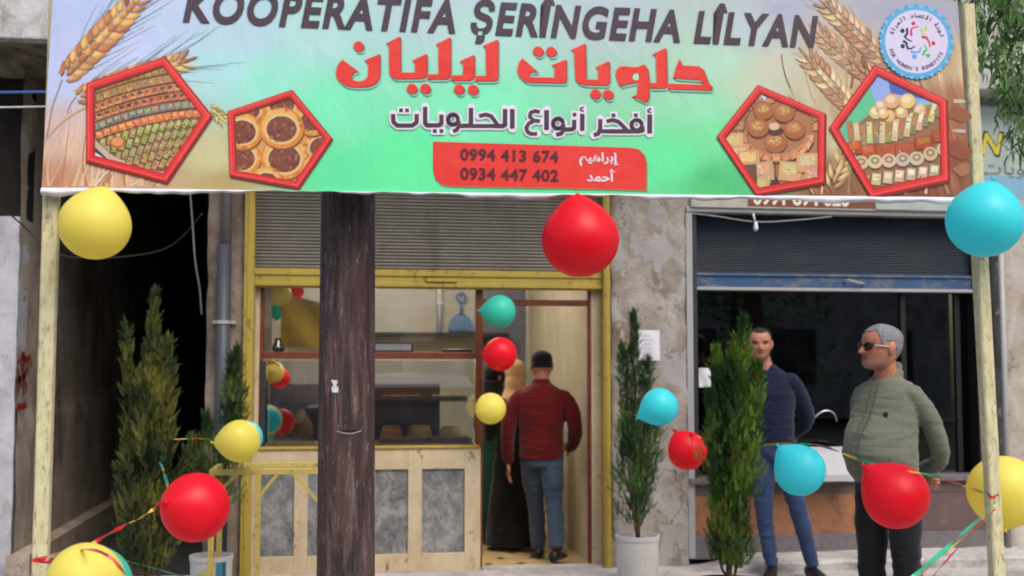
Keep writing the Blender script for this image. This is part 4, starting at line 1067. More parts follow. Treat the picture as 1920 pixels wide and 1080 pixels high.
# dark slogan with white outline
A3 = lambda q: [(720+x/3.692, 180+y/3.692) for x, y in q]
circ_ = lambda x, y, r, n=18: [(x+r*math.cos(2*math.pi*i/n), y+r*math.sin(2*math.pi*i/n)) for i in range(n+1)]
SL = [([(1838, 128), (1838, 260)], 34), ([(1850, 90), (1828, 92), (1826, 112), (1850, 114)], 11), (circ_(1748, 202, 36), 27), ([(1786, 210), (1790, 240), (1760, 245), (1640, 245), (1560, 245)], 30), ([(1540, 178), (1580, 166), (1620, 178), (1650, 205), (1685, 245), (1500, 245)], 28), ([(1496, 160), (1496, 232), (1482, 262), (1452, 272)], 30),
      ([(1372, 124), (1372, 242)], 32), ([(1384, 80), (1362, 82), (1360, 102), (1384, 104)], 11), ([(1316, 165), (1316, 222), (1300, 232), (1250, 232)], 30), (circ_(1204, 192, 35), 27), ([(1240, 195), (1244, 235), (1225, 262), (1190, 268)], 28), ([(1125, 98), (1125, 236)], 34), ([(1078, 112), (1045, 104), (1015, 116), (1008, 142), (1030, 168), (1080, 176)], 26), ([(1040, 172), (1002, 190), (984, 220), (994, 250), (1020, 263), (1060, 262)], 27),
      ([(888, 90), (888, 226)], 33), ([(838, 90), (838, 200), (822, 208), (760, 208)], 32), ([(658, 140), (705, 128), (742, 140), (768, 175), (790, 208), (600, 208)], 28), ([(602, 82), (602, 205), (530, 207)], 32), (circ_(478, 164, 35), 27), ([(514, 168), (520, 208), (502, 236), (478, 244)], 28), ([(398, 128), (398, 190), (380, 203), (300, 203), (285, 190), (285, 74)], 31), ([(62, 124), (66, 180), (92, 204), (195, 204), (226, 182), (227, 124)], 30)]
SD = [(1742, 135), (1588, 135), (1318, 130), (352, 242), (398, 242), (118, 98), (160, 99)]
ik = INK(.003)
for ex, c in ((26, C(236, 226, 240)), (0, DK)):
    for q, w_ in SL:
        p = A3(q); w2 = (w_+ex)/3.692; ik.line(p, w2, c)
        if ex:
            for e in (p[0], p[-1]): ik.circ(e[0], e[1], w2/2, c, None, None, 12)
    for x, y in SD:
        px_, py_ = A3([(x, y)])[0]; h = (13+ex/2)/3.692; ik.poly([(px_-h, py_-h), (px_+h, py_-h), (px_+h, py_+h), (px_-h, py_+h)], c)
    ik.k += 30
ik.build('slogan_lettering')
# red phone panel
ik = INK(.002)
box_ = [(812, 265)]+[(812+s*.01, 265+s*75) for s in (.33, .66)]+[(813, 325), (818, 338), (828, 346), (842, 349)]+[(842+370*s, 349+7*s) for s in (.25, .5, .75)]+[(1212, 357), (1212, 305), (1208, 290), (1198, 280), (1184, 277)]+[(1184-372*s, 277-12*s) for s in (.25, .5, .75)]
ik.poly([(x+2, y+2) for x, y in box_], C(120, 150, 100)); ik.poly(box_, C(232, 58, 50)); ik.build('phone_panel')
def line_of(s_, x0, x1, y, z0, z1, c, bold, sp=1.0):
    mb = MB(); put_text(mb, s_, wx(x0, y, YB), wx(x1, y, YB), z0, z1, lambda x, z: BF(x, z, .0042), c, bold, 0, sp); drape(mb, 'phone_lettering')
for s_, y in (('0994 413 674', 303), ('0934 447 402', 339)):
    line_of(s_, 863, 1047, y, wz(955, y, YB), wz(955, y-23, YB), C(92, 34, 40), .03, 1.06)
line_of('\ufee2\ufef4\ufeeb\ufe8d\ufeae\ufe91\ufe87', 1086, 1163, 298, wz(1125, 312, YB), wz(1125, 286, YB), C(240, 228, 236), .028)
line_of('\ufeaa\ufee4\ufea3\ufe83', 1100, 1155, 330, wz(1125, 341, YB), wz(1125, 317, YB), C(240, 228, 236), .028)
# round logo
lc = (1717, 79); ik = INK(.0062)
for i in range(44):
    a = 2*math.pi*i/44; ik.circ(lc[0]+66*math.cos(a), lc[1]+66*math.sin(a), 5.2, C(86, 164, 214) if i % 2 else C(120, 188, 226), None, None, 10)
ik.circ(lc[0], lc[1], 65, C(96, 172, 218), None, None, 48); ik.circ(lc[0], lc[1], 59.5, C(216, 210, 234), None, None, 48)
A5 = lambda q: [(1640+x/6.75, x_) for x, x_ in ((x, y/6.75) for x, y in q)]
for hd, hr, body, c in (((480, 302), 27, [(455, 462), (448, 400), (458, 365), (545, 340)], (214, 46, 120)), ((340, 398), 30, [(398, 362), (402, 432), (368, 470), (400, 505), (460, 532)], (36, 30, 96)), ((342, 592), 30, [(345, 522), (388, 552), (405, 622), (450, 622), (498, 592)], (30, 32, 92)), ((490, 724), 34, [(440, 656), (500, 672), (556, 664), (576, 600)], (104, 168, 236)), ((664, 708), 28, [(604, 706), (612, 664), (650, 634), (622, 570)], (52, 190, 104)), ((735, 552), 28, [(585, 472), (648, 482), (680, 536), (692, 602)], (206, 40, 62)), ((640, 372), 28, [(575, 362), (600, 430), (650, 450)], (196, 204, 110))):
    p = A5([hd])[0]; ik.circ(p[0], p[1], hr/6.75, C(*c), None, None, 14); ik.line(A5(body), 5.2, C(*c), None, 2.4)
ik.build('logo')
mb = MB()
def ring_text(s_, r, a0, a1, h, c, inward=False):
    vs_all = []
    n = len(s_)
    for i, ch in enumerate(s_):
        if ch == ' ': continue
        vs, fs = text_mesh(ch, .03)
        if not fs: continue
        a = a0+(a1-a0)*(i+.5)/n; xm_ = (min(v.x for v in vs)+max(v.x for v in vs))/2
        k_ = h/.7; nn_ = len(mb.v); mb.cur = c
        for v in vs:
            tx, ty = (v.x-xm_)*k_, (v.y-.35)*k_
            if inward: rr = r-ty; dx_, dy_ = rr*math.cos(a)+tx*math.sin(a), rr*math.sin(a)-tx*math.cos(a)
            else: rr = r+ty; dx_, dy_ = rr*math.cos(a)-tx*math.sin(a), rr*math.sin(a)+tx*math.cos(a)
            mb.v.append(tuple(BP(lc[0]+dx_, lc[1]+dy_, .0079)))
        for f in fs: mb.face([nn_+j for j in f])
ring_text("FOR WOMEN'S BENEFITS", 51, R_(165), R_(22), 6.5, C(96, 80, 130), True)
drape(mb, 'logo_lettering'); mb = MB()
ring_text('\ufe93\ufe8d\ufeae\ufee4\ufedf\ufe8d \ufea9\ufe8e\ufebc\ufe98\ufed7\ufe8d \ufe94\ufee8\ufea0\ufedf', 50, R_(195), R_(350), 8, C(70, 62, 100))
drape(mb, 'logo_lettering')

# ---------------------------------------------------------------- posts and pole
def post(pts, w_, lab, dy):
    (xa, ya), (xb, yb) = pts
    a = P(xa, ya, YB+dy); b_ = P(xb, yb, YB+dy); d = (b_-a); t = (-.12-a.z)/d.z; foot = a+d*t; t2 = (3.02-a.z)/d.z; top = a+d*t2
    foot.z = .0 if foot.y > 3 else -.12
    mb = MB(); n = 24
    for i in range(n):
        pass
    rings = []
    for i in range(n+1):
        p = foot.lerp(top, i/n); h = w_/2*(1+.05*mnoise.noise(Vector((i*.7, w_*40, 1)))); c_ = .006
        rings.append([p+Vector(v) for v in ((-h, -h+c_, 0), (-h+c_, -h, 0), (h-c_, -h, 0), (h, -h+c_, 0), (h, h-c_, 0), (h-c_, h, 0), (-h+c_, h, 0), (-h, h-c_, 0))])
    mb.rings(rings); o = mb.build('banner_post', M['post'], None, at=foot); tag(o, lab, 'post', 'wooden posts holding the banner'); return o
post([(97, 372), (76, 1078)], .054, 'worn cream wooden post holding the left end of the banner', .06)
post([(1812, 20), (1868, 1078)], .054, 'worn cream wooden post holding the right end of the banner', .09)
up = root('utility_pole', G(648, 1090), 'thick weathered dark brown wooden pole standing in front of the shop', 'pole')
YP = 4.82
pa = P(653, 362, YP); pb = P(648, 1075, YP); d = pb-pa; ft = pa+d*((0-pa.z)/d.z); tp = pa+d*((5.2-pa.z)/d.z)
up.location = ft
mb = MB(); rg = []; n = 120
for i in range(n+1):
    p = ft.lerp(tp, i/n); z = p.z; r0 = .1175-.0035*z
    rg.append([p+Vector((math.cos(a), math.sin(a), 0))*r0*(1+.022*mnoise.noise(Vector((math.cos(a)*5, math.sin(a)*5, z*.5)))+.012*mnoise.noise(Vector((math.cos(a)*16, math.sin(a)*16, z*.9)))) for a in [2*math.pi*k_/72 for k_ in range(72)]])
mb.rings(rg); mb.build('shaft', M['pole'], up, True)
mb = MB()
def on_pole(px, py, off=.0015):
    r = ray(px, py); z = wz(px, py, YP-.11); c_ = ft.lerp(tp, (z-ft.z)/(tp.z-ft.z)); r0 = .1175-.0035*z+off+.002
    best = P(px, py, YP-.11); dx = best.x-c_.x; dx = max(-r0*.98, min(r0*.98, dx)); return Vector((best.x, c_.y-math.sqrt(max(0, r0*r0-dx*dx)), z))
mb.npoly([on_pole(x, y) for x, y in ((620, 712), (632, 713), (633, 718), (630, 722), (635, 727), (634, 736), (623, 736), (621, 728), (625, 722))])
mb.build('paper_scrap', M['paper'], up)
mb = MB()
for i in range(12):
    x0 = 631+i*3.9; y0 = 806+2.0*math.sin(i/12*math.pi); x1 = x0+3.9; y1 = 806+2.0*math.sin((i+1)/12*math.pi); h = 3.2*math.sin((i+.5)/12*math.pi)+.4
    mb.poly([on_pole(x0, y0+h), on_pole(x1, y1+h), on_pole(x1, y1-h*.4), on_pole(x0, y0-h*.4)], C(18, 14, 16))
    mb.poly([on_pole(x0, y0+h+2.2), on_pole(x1, y1+h+2.2), on_pole(x1, y1+h), on_pole(x0, y0+h)], C(176, 152, 142))
mb.build('saw_cut', M['vc'], up)

# ---------------------------------------------------------------- balloons
def balloon(cx, cy, wpx, hpx, colr, knot, Y, label, tail=.22):
    c = P(cx, cy, Y); D = depth(c); r = (wpx+hpx)/4*D/FPX
    kd = (Rv*knot[0]-Uv*knot[1]); kd = kd.normalized() if kd.length > 0 else Vector((0, 0, 1))
    if len(knot) > 2: kd = (kd*math.cos(knot[2])-Vector((0, 1, 0))*math.sin(knot[2])).normalized()
    u = kd.orthogonal().normalized(); v = kd.cross(u)
    rt = root('balloon', c, label, 'balloon', 'party balloons tied along the shop front')
    rings = []; N = 30
    for i in range(N+1):
        th = math.pi*i/N
        ax = math.cos(th); rad = math.sin(th)
        if ax > 0: axp = ax*(1+tail*ax**3); rad *= (1-.08*ax**2-min(.55, 1.5*tail)*ax**6)
        else: axp = ax*.97
        rings.append([c+kd*(axp*r)+(u*math.cos(a)+v*math.sin(a))*max(rad*r, r*.012) for a in [2*math.pi*k_/36 for k_ in range(36)]])
    mb = MB(); mb.rings(rings[::-1]); mb.build('body', BAL[colr], rt, True)
    mb = MB(); q = c+kd*(r*(1+tail))
    mb.tube([q-kd*r*.03, q+kd*r*.02, q+kd*r*.05, q+kd*r*.10], [r*.05, r*.035, r*.05, r*.075], 10); mb.build('knot', BAL[colr], rt, True)
    return q
BL = [
 (178, 422, 140, 126, 'yellow', (.3, -1), 4.40, 'yellow balloon tucked under the left end of the banner', .12),
 (1088, 449, 143, 148, 'red', (-.1, -1), 4.52, 'red balloon hanging under the middle of the banner', .2),
 (1846, 414, 147, 133, 'cyan', (.2, -1), 4.42, 'cyan balloon at the top of the right banner post', .08),
 (937, 584, 62, 62, 'teal', (-1, -.05), 8.4, 'small teal balloon topmost in the doorway column', .24),
 (938, 664, 66, 62, 'red', (-1, 0), 8.4, 'small red balloon in the middle of the doorway column', .06),
 (920, 766, 58, 60, 'yellow', (-1, .2, .6), 8.4, 'small yellow balloon lowest in the doorway column', .05),
 (1237, 763, 72, 70, 'cyan', (-1, .5), 7.3, 'cyan balloon on the garland beside the potted cypress', .3),
 (1289, 845, 72, 76, 'red', (-.55, -.8), 7.0, 'red balloon on the garland partly behind the front right cypress', .14),
 (1500, 882, 94, 98, 'cyan', (-.8, -.9), 5.6, 'cyan balloon in front of the man in navy', .26),
 (1680, 930, 124, 124, 'red', (-.9, -.85), 5.0, 'large red balloon in front of the man in the green shirt', .32),
 (1883, 921, 142, 128, 'yellow', (-.3, 1, .5), 4.75, 'yellow balloon behind the foot of the right banner post', .08),
 (366, 951, 134, 125, 'red', (-.6, -.2, .9), 4.9, 'red balloon low on the left in front of the yellow stand', .08),
 (449, 827, 80, 79, 'yellow', (-1, .05), 7.2, 'yellow balloon resting above the corner of the yellow stand', .24),
 (461, 820, 60, 66, 'cyan', (-.3, 1, -.6), 7.45, 'cyan balloon peeping out behind the yellow balloon on the stand', .1),
 (160, 1092, 176, 118, 'yellow', (-1, .3), 3.9, 'pale yellow balloon cut by the bottom left edge of the view', .06),
 (176, 1096, 160, 124, 'teal', (-.6, .6), 4.12, 'teal balloon just showing behind the bottom left yellow balloon', .06),
 (526, 553, 48, 40, 'yellow', (.2, -1), Y0+.3, 'yellow balloon behind the top left of the display window', .06),
 (553, 545, 36, 34, 'red', (.2, -1), Y0+.42, 'red balloon behind the top left yellow one in the window', .08),
 (519, 582, 26, 34, 'teal', (0, 1), Y0+.4, 'slim teal balloon below the window balloons', .3),
 (512, 698, 38, 46, 'yellow', (0, -1), Y0+.2, 'yellow balloon inside the left end of the glass case', .08),
 (524, 708, 38, 42, 'red', (0, 1), Y0+.3, 'red balloon behind the yellow one in the glass case', .08),
]
KN = [balloon(*b_) for b_ in BL]

# ---------------------------------------------------------------- ribbons
def ribbon(pts, wd, cols, label, twist=5.0, sag=0, name='ribbon', seed=0):
    path = smooth_path(pts, 14); mb = MB(); n = len(path); prev = None
    for i, p in enumerate(path):
        d = (path[min(n-1, i+1)]-path[max(0, i-1)]).normalized()
        a = twist*(i/n)*3+seed+.8*math.sin(i*.35+seed); u = d.orthogonal().normalized(); v = d.cross(u)
        e = (u*math.cos(a)+v*math.sin(a))*wd/2; cur = (p-e, p+e)
        if prev:
            c = cols[int(i*len(cols)*2.0/n) % len(cols)]
            mb.poly([prev[0], cur[0], cur[1], prev[1]], C(*c))
        prev = cur
    o = mb.build(name, M['ribbon']); md = o.modifiers.new('thickness', 'SOLIDIFY'); md.thickness = .0006
    return tag(o, label, 'ribbon', 'foil ribbons tying the balloons')
GR, GO, RD = (48, 150, 104), (206, 168, 62), (206, 42, 44)
ribbon([P(1432, 834, 6.0), P(1480, 832, 5.7), P(1540, 836, 5.5), P(1612, 862, 5.1), P(1680, 880, 4.95), P(1750, 892, 4.85), P(1815, 914, 4.7), P(1858, 928, 4.55)], .012, [GO, GO, GR, (150, 60, 44), GO, GR], 'gold and green foil ribbon from the front cypress to the right post', 5)
ribbon([P(1160, 766, 7.9), P(1200, 782, 7.6), P(1250, 802, 7.2), P(1286, 812, 7.0), P(1340, 826, 6.6), P(1400, 830, 6.2)], .012, [(140, 100, 50), GO, (110, 60, 40)], 'brown foil ribbon between the potted cypress and the front cypress', 4, seed=1)
ribbon([P(1868, 940, 4.5), P(1800, 1005, 4.3), P(1740, 1058, 4.1), P(1690, 1100, 4.0)], .016, [(36, 176, 136)], 'green ribbon slanting down from the right post', 1.2, seed=.4)
ribbon([P(1862, 950, 4.5), P(1800, 1012, 4.32), P(1700, 1100, 4.02)], .007, [GO, (200, 120, 60)], 'thin gold ribbon beside the green one at the right post', 2)
ribbon([P(1866, 954, 4.5), P(1790, 1034, 4.3), P(1730, 1104, 4.05)], .007, [(170, 34, 60)], 'thin red ribbon slanting down from the right post', 2)
ribbon([P(1852, 923, 4.535), P(1860, 934, 4.51), P(1872, 926, 4.53)], .014, [RD], 'short red ribbon tied round the right post', .3)
ribbon([P(60, 1051, 4.46), P(90, 1044, 4.46), P(150, 1031, 4.3), P(205, 1000, 4.4), P(240, 982, 4.6), P(275, 964, 4.8), P(302, 942, 4.85)], .013, [RD, RD, GO, GO, GO, RD], 'red and gold ribbon from the left post up to the red balloon', 1.5)
ribbon([P(60, 1050, 4.46), P(95, 1054, 4.45), P(76, 1046, 4.44)], .014, [RD], 'red ribbon wound round the left post', .2)
ribbon([P(90, 1042, 4.4), P(160, 1030, 3.8), P(205, 1044, 3.75), P(236, 1078, 3.78)], .010, [(216, 90, 96)], 'pale red ribbon lying over the bottom left balloon', .3)
ribbon([P(236, 1052, 4.3), P(290, 1066, 4.6), P(345, 1082, 4.9)], .006, [(44, 130, 100)], 'thin green ribbon beside the bottom left balloon', 1)
ribbon([P(318, 824, 6.7), P(350, 823, 7.0), P(372, 822, 7.1), P(402, 826, 7.2)], .009, [RD, (150, 120, 50), (60, 110, 50)], 'short ribbon from the left cypress to the balloon on the stand', 3)
ribbon([P(300, 866, 6.2), P(306, 880, 6.1), P(311, 898, 5.6), P(320, 930, 5.0)], .014, [(40, 170, 150), (40, 170, 150), GO, (120, 90, 60)], 'teal and gold ribbon hanging down the left cypress', 3)
# wires
def wire(pts, r, m_, label, cat='wire'):
    mb = MB(); mb.tube(smooth_path(pts, 10), r, 6); o = mb.build('cable', m_, None, True); return tag(o, label, cat)
wire([P(-260, 176, 5.2), P(20, 173, 4.9), P(98, 172, 4.6)], .0055, m_plain('blue_cable', C(58, 112, 190), .5, .4, .05), 'blue cable stretched from the banner to the left')
wire([P(-260, 204, 5.2), P(20, 201, 4.9), P(96, 199, 4.6)], .004, M['white'], 'white cable stretched just below the blue one')
wire([P(355, 340, 8.4), P(361, 420, 8.4), P(366, 490, 8.4), P(374, 540, 8.45), P(378, 590, 8.5)], .007, M['granite'], 'grey cable hanging in the alley mouth')
wire([P(-60, 330, 9.3), P(40, 420, 8.7), P(120, 480, 8.6), P(300, 470, 8.6), P(380, 400, 8.55)], .006, M['black'], 'black cable sagging across the alley mouth')
wire([P(1296, 400, Y0-.1), P(1340, 405, Y0-.1), P(1420, 416, Y0-.1), P(1500, 412, Y0-.1), P(1560, 406, Y0-.1)], .004, M['grey_metal'], 'thin grey cable sagging under the fascia sign')
lb = root('light_bulb', P(1417, 425, Y0-.12), 'small white unlit bulb hanging before the blue shutter', 'bulb')
mb = MB(); p = lb.location; mb.tube([P(1412, 400, Y0-.12), P(1416, 416, Y0-.12)], .008, 8); mb.build('socket', M['white'], lb, True)
mb = MB(); mb.lathe([(.004, .032), (.012, .03), (.014, .01), (.019, -.012), (.016, -.03), (.004, -.04)], (p.x, p.y, p.z+.005), 14); mb.build('glass_bulb', M['white'], lb, True)

# ---------------------------------------------------------------- yellow metal stand
ys = root('metal_stand', G(440, 1095), 'yellow painted metal stand with braced legs left of the wooden pole', 'stand')
Ya, Yb_ = 7.35, 7.85
xl, xr = wx(392, 880, Ya), wx(700, 880, Ya); zt = wz(480, 880, Ya)
mb = MB(); wb_ = .034
mb.box((xl, Ya, zt-wb_), (xr, Ya+wb_, zt)); mb.box((xl, Yb_, zt-wb_), (xr, Yb_+wb_, zt)); mb.box((xl, Ya+wb_+.001, zt-wb_), (xl+wb_, Yb_-.001, zt)); mb.box((xr-wb_, Ya+wb_+.001, zt-wb_), (xr, Yb_-.001, zt))
mb.build('top_frame', M['yellow2'], ys, False, .003)
for x, y in ((xl, Ya), (xl, Yb_), (xr-wb_, Ya), (xr-wb_, Yb_)):
    mb = MB(); mb.box((x, y, 0), (x+wb_, y+wb_, zt-wb_-.001)); mb.build('leg', M['yellow2'], ys, False, .003)
xm_ = wx(484, 900, Yb_); mb = MB(); mb.box((xm_-wb_/2, Yb_, 0), (xm_+wb_/2, Yb_+wb_, zt-wb_-.001)); mb.build('leg', M['yellow2'], ys, False, .003)
for (x0, y0, x1, y1, Y) in ((402, 930, 452, 882, Ya+.015), (488, 928, 524, 884, Yb_+.012), (545, 882, 596, 940, Yb_+.012)):
    mb = MB(); mb.bar(P(x0, y0, Y), P(x1, y1, Y), .02); mb.build('brace', M['yellow2'], ys)

# ---------------------------------------------------------------- cypresses
def spray_tree(name, label, base, spires, trunk_top, n, pot=None, seed=1, tip=(112, 122, 40), dark=(26, 44, 22), leaf=.044):
    """potted cypress: feathery upright sprays gathered into spires. spires: list of (x0,y0,z0, x1,y1,z1, radius) in metres from the base"""
    rn = random.Random(seed)
    rt = root(name, base, label, 'cypress', 'potted cypresses before the shops'); B = Vector(base)
    mb = MB(); zb = pot['h']-.03 if pot else 0
    mb.tube(smooth_path([B+Vector((0, 0, zb)), B+Vector((.01, 0, zb+(trunk_top-zb)*.4)), B+Vector((-.01, .01, zb+(trunk_top-zb)*.7)), B+Vector((0, 0, trunk_top))], 5), [.018*(1-.8*i/15) for i in range(16)], 7)
    for (x0, y0, z0, x1, y1, z1, r) in spires:
        a = B+Vector((x0, y0, z0)); b_ = B+Vector((x1, y1, z1)); mb.tube(smooth_path([B+Vector((0, 0, max(zb, z0-.05))), a, a.lerp(b_, .6), b_], 4), [.010*(1-.85*i/12) for i in range(13)], 5)
    mb.build('trunk', M['bark'], rt, True)
    mb = MB(); tot = sum((Vector(s[3:6])-Vector(s[:3])).length*s[6] for s in spires)
    for s in spires:
        a, b_ = Vector(s[:3]), Vector(s[3:6]); r = s[6]; ax = (b_-a); L_ = ax.length; ax.normalize(); u = ax.orthogonal().normalized(); v = ax.cross(u)
        cnt = int(n*L_*r/tot); ph = rn.uniform(0, 6)
        for i in range(cnt):
            t = rn.random()**.9; env = min(1.0, t/.16+.35)*(1-max(0, (t-.3)/.7)**1.3)+.04
            lump = .80+.75*mnoise.noise(Vector((t*L_*6+ph, seed, math.cos(ph)*3)))
            th = rn.uniform(0, 6.283); rr = r*env*lump*(rn.random()**.42)*(1+.35*mnoise.noise(Vector((math.cos(th)*2, math.sin(th)*2, t*L_*4+seed))))
            rd = (u*math.cos(th)+v*math.sin(th)); p = B+a+ax*(t*L_)+rd*rr
            dr = (ax*rn.uniform(.9, 1.5)+rd*rn.uniform(.1, .75)+Vector((rn.gauss(0, .2), rn.gauss(0, .2), rn.gauss(0, .15)))).normalized()
            l = leaf*rn.uniform(.7, 1.5); side = dr.cross(rd+Vector((rn.gauss(0, .5), rn.gauss(0, .5), rn.gauss(0, .5))))
            if side.length < 1e-3: continue
            side.normalize(); k_ = rn.random()
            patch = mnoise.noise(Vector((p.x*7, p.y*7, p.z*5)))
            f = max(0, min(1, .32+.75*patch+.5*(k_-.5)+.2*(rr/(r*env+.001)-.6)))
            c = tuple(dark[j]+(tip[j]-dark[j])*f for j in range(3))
            if rn.random() < .03: c = (120, 92, 52)
            cc = C(*c); nb_ = 6
            for q in range(nb_):
                tq = q/nb_; bp = p+dr*l*tq
                for sd in (-1, 1):
                    d2 = (dr*1.1+side*sd*.55+rd.cross(side)*rn.gauss(0, .25)).normalized(); ll = l*.46*(1-.5*tq)*rn.uniform(.8, 1.2)
                    wv = (dr-d2*dr.dot(d2)).normalized()*ll*.115
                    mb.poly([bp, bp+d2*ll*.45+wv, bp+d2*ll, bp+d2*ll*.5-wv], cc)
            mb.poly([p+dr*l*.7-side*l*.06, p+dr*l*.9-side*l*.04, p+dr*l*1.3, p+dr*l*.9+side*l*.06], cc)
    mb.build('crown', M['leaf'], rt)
    if pot:
        h, r0, r1 = pot['h'], pot['r0'], pot['r1']
        mb = MB(); mb.lathe([(r0*.97, .0), (r0, .01), (r1*.985, h-.03), (r1*1.02, h-.03), (r1*1.03, h), (r1*.95, h), (r1*.93, h-.04), (.01, h-.045)], B, 28)
        mb.build('pot', pot['m'], rt, True).modifiers.new('es', 'EDGE_SPLIT')
        mb = MB(); mb.lathe([(r1*.93, h-.043), (r1*.5, h-.03), (.02, h-.025)], B, 16); mb.build('soil', M['soil'], rt, True)
    return rt
def sp_px(base, Y, x0, y0, x1, y1, wpx, dy=0.0, dyt=0.0):
    a = P(x0, y0, Y+dy)-Vector(base); b_ = P(x1, y1, Y+dyt)-Vector(base); return (a.x, a.y, a.z, b_.x, b_.y, b_.z, wpx/2*depth(P(x0, y0, Y))/FPX)
# left, tall
Yt = 6.5; b1 = P(276, 1080, Yt); b1.z = 0
spray_tree('potted_cypress', 'tall many spired cypress standing before the dark alley on the left', b1,
    [sp_px(b1, Yt, 276, 1075, 290, 552, 58), sp_px(b1, Yt, 276, 900, 284, 590, 44, .05), sp_px(b1, Yt, 300, 880, 316, 640, 56, -.04), sp_px(b1, Yt, 252, 900, 236, 614, 40, .04), sp_px(b1, Yt, 250, 1060, 236, 800, 56, -.06), sp_px(b1, Yt, 300, 1070, 306, 780, 56, .05), sp_px(b1, Yt, 264, 860, 262, 700, 44, -.08), sp_px(b1, Yt, 300, 1000, 346, 850, 34, .03), sp_px(b1, Yt, 272, 1075, 262, 840, 70, .0), sp_px(b1, Yt, 296, 760, 322, 690, 40, .0), sp_px(b1, Yt, 246, 960, 222, 880, 36, .0)],
    1.3, 4600, dict(h=.3, r0=.15, r1=.19, m=M['black_pot']), 11, (178, 168, 76), (46, 66, 42))
# rear left, behind the stand
Yt = 7.85; b2 = P(396, 1070, Yt); b2.z = 0
spray_tree('potted_cypress', 'short dense cypress in a white pot behind the yellow stand', b2,
    [sp_px(b2, Yt, 425, 870, 446, 655, 66), sp_px(b2, Yt, 440, 840, 432, 670, 58, .05), sp_px(b2, Yt, 400, 960, 388, 780, 66), sp_px(b2, Yt, 380, 960, 360, 820, 50, .05), sp_px(b2, Yt, 420, 960, 440, 740, 60, -.04)],
    .9, 1900, dict(h=.27, r0=.128, r1=.135, m=M['pot']), 12, (122, 144, 62), (42, 68, 38))
pt_ = [o for o in bpy.data.objects if o.name.startswith('pot') and o.parent and o.parent.location == b2 and 'cypress' not in o.name][0]
mb = MB()
for a0, a1, z0, z1, c_ in ((-1.25, -.75, .02, .24, C(60, 130, 150)), (-.95, -.75, .02, .24, C(44, 90, 110)), (-1.9, -1.72, .06, .2, C(206, 190, 70)), (-2.1, -1.98, .05, .17, C(150, 180, 196))):
    for i in range(6):
        q0, q1 = a0+(a1-a0)*i/6, a0+(a1-a0)*(i+1)/6; r_ = .1372 if a0 != -.95 else .1378
        mb.poly([b2+Vector((r_*math.cos(q0), r_*math.sin(q0), z0)), b2+Vector((r_*math.cos(q1), r_*math.sin(q1), z0)), b2+Vector((r_*math.cos(q1), r_*math.sin(q1), z1)), b2+Vector((r_*math.cos(q0), r_*math.sin(q0), z1))], c_)
mb.build('label_print', M['vc'], pt_)
# right rear in the white pot
Yt = 7.95; b3 = P(1196, 1072, Yt); b3.z = 0
spray_tree('potted_cypress', 'slim cypress in a white pot against the plaster pier', b3,
    [sp_px(b3, Yt, 1192, 960, 1188, 590, 70), sp_px(b3, Yt, 1190, 930, 1166, 650, 70, .04), sp_px(b3, Yt, 1200, 930, 1214, 680, 72, -.04), sp_px(b3, Yt, 1206, 970, 1222, 760, 66, .04), sp_px(b3, Yt, 1190, 985, 1172, 780, 76, -.05)],
    1.4, 3000, dict(h=.325, r0=.138, r1=.148, m=M['pot']), 13, (120, 152, 76), (42, 70, 40))
# right front
Yt = 6.15; b4 = P(1366, 1080, Yt); b4.z = 0
spray_tree('potted_cypress', 'full bright green cypress standing before the man in navy', b4,
    [sp_px(b4, Yt, 1375, 980, 1396, 602, 78), sp_px(b4, Yt, 1370, 960, 1344, 660, 84, .05), sp_px(b4, Yt, 1390, 930, 1422, 690, 72, -.04), sp_px(b4, Yt, 1376, 900, 1380, 640, 80, -.07), sp_px(b4, Yt, 1352, 940, 1330, 740, 60, -.05), sp_px(b4, Yt, 1368, 1072, 1358, 800, 84), sp_px(b4, Yt, 1380, 1068, 1388, 820, 64, .05), sp_px(b4, Yt, 1352, 1060, 1340, 880, 44, -.03)],
    1.5, 5000, dict(h=.33, r0=.14, r1=.19, m=M['black_pot']), 14, (140, 172, 58), (42, 72, 30))

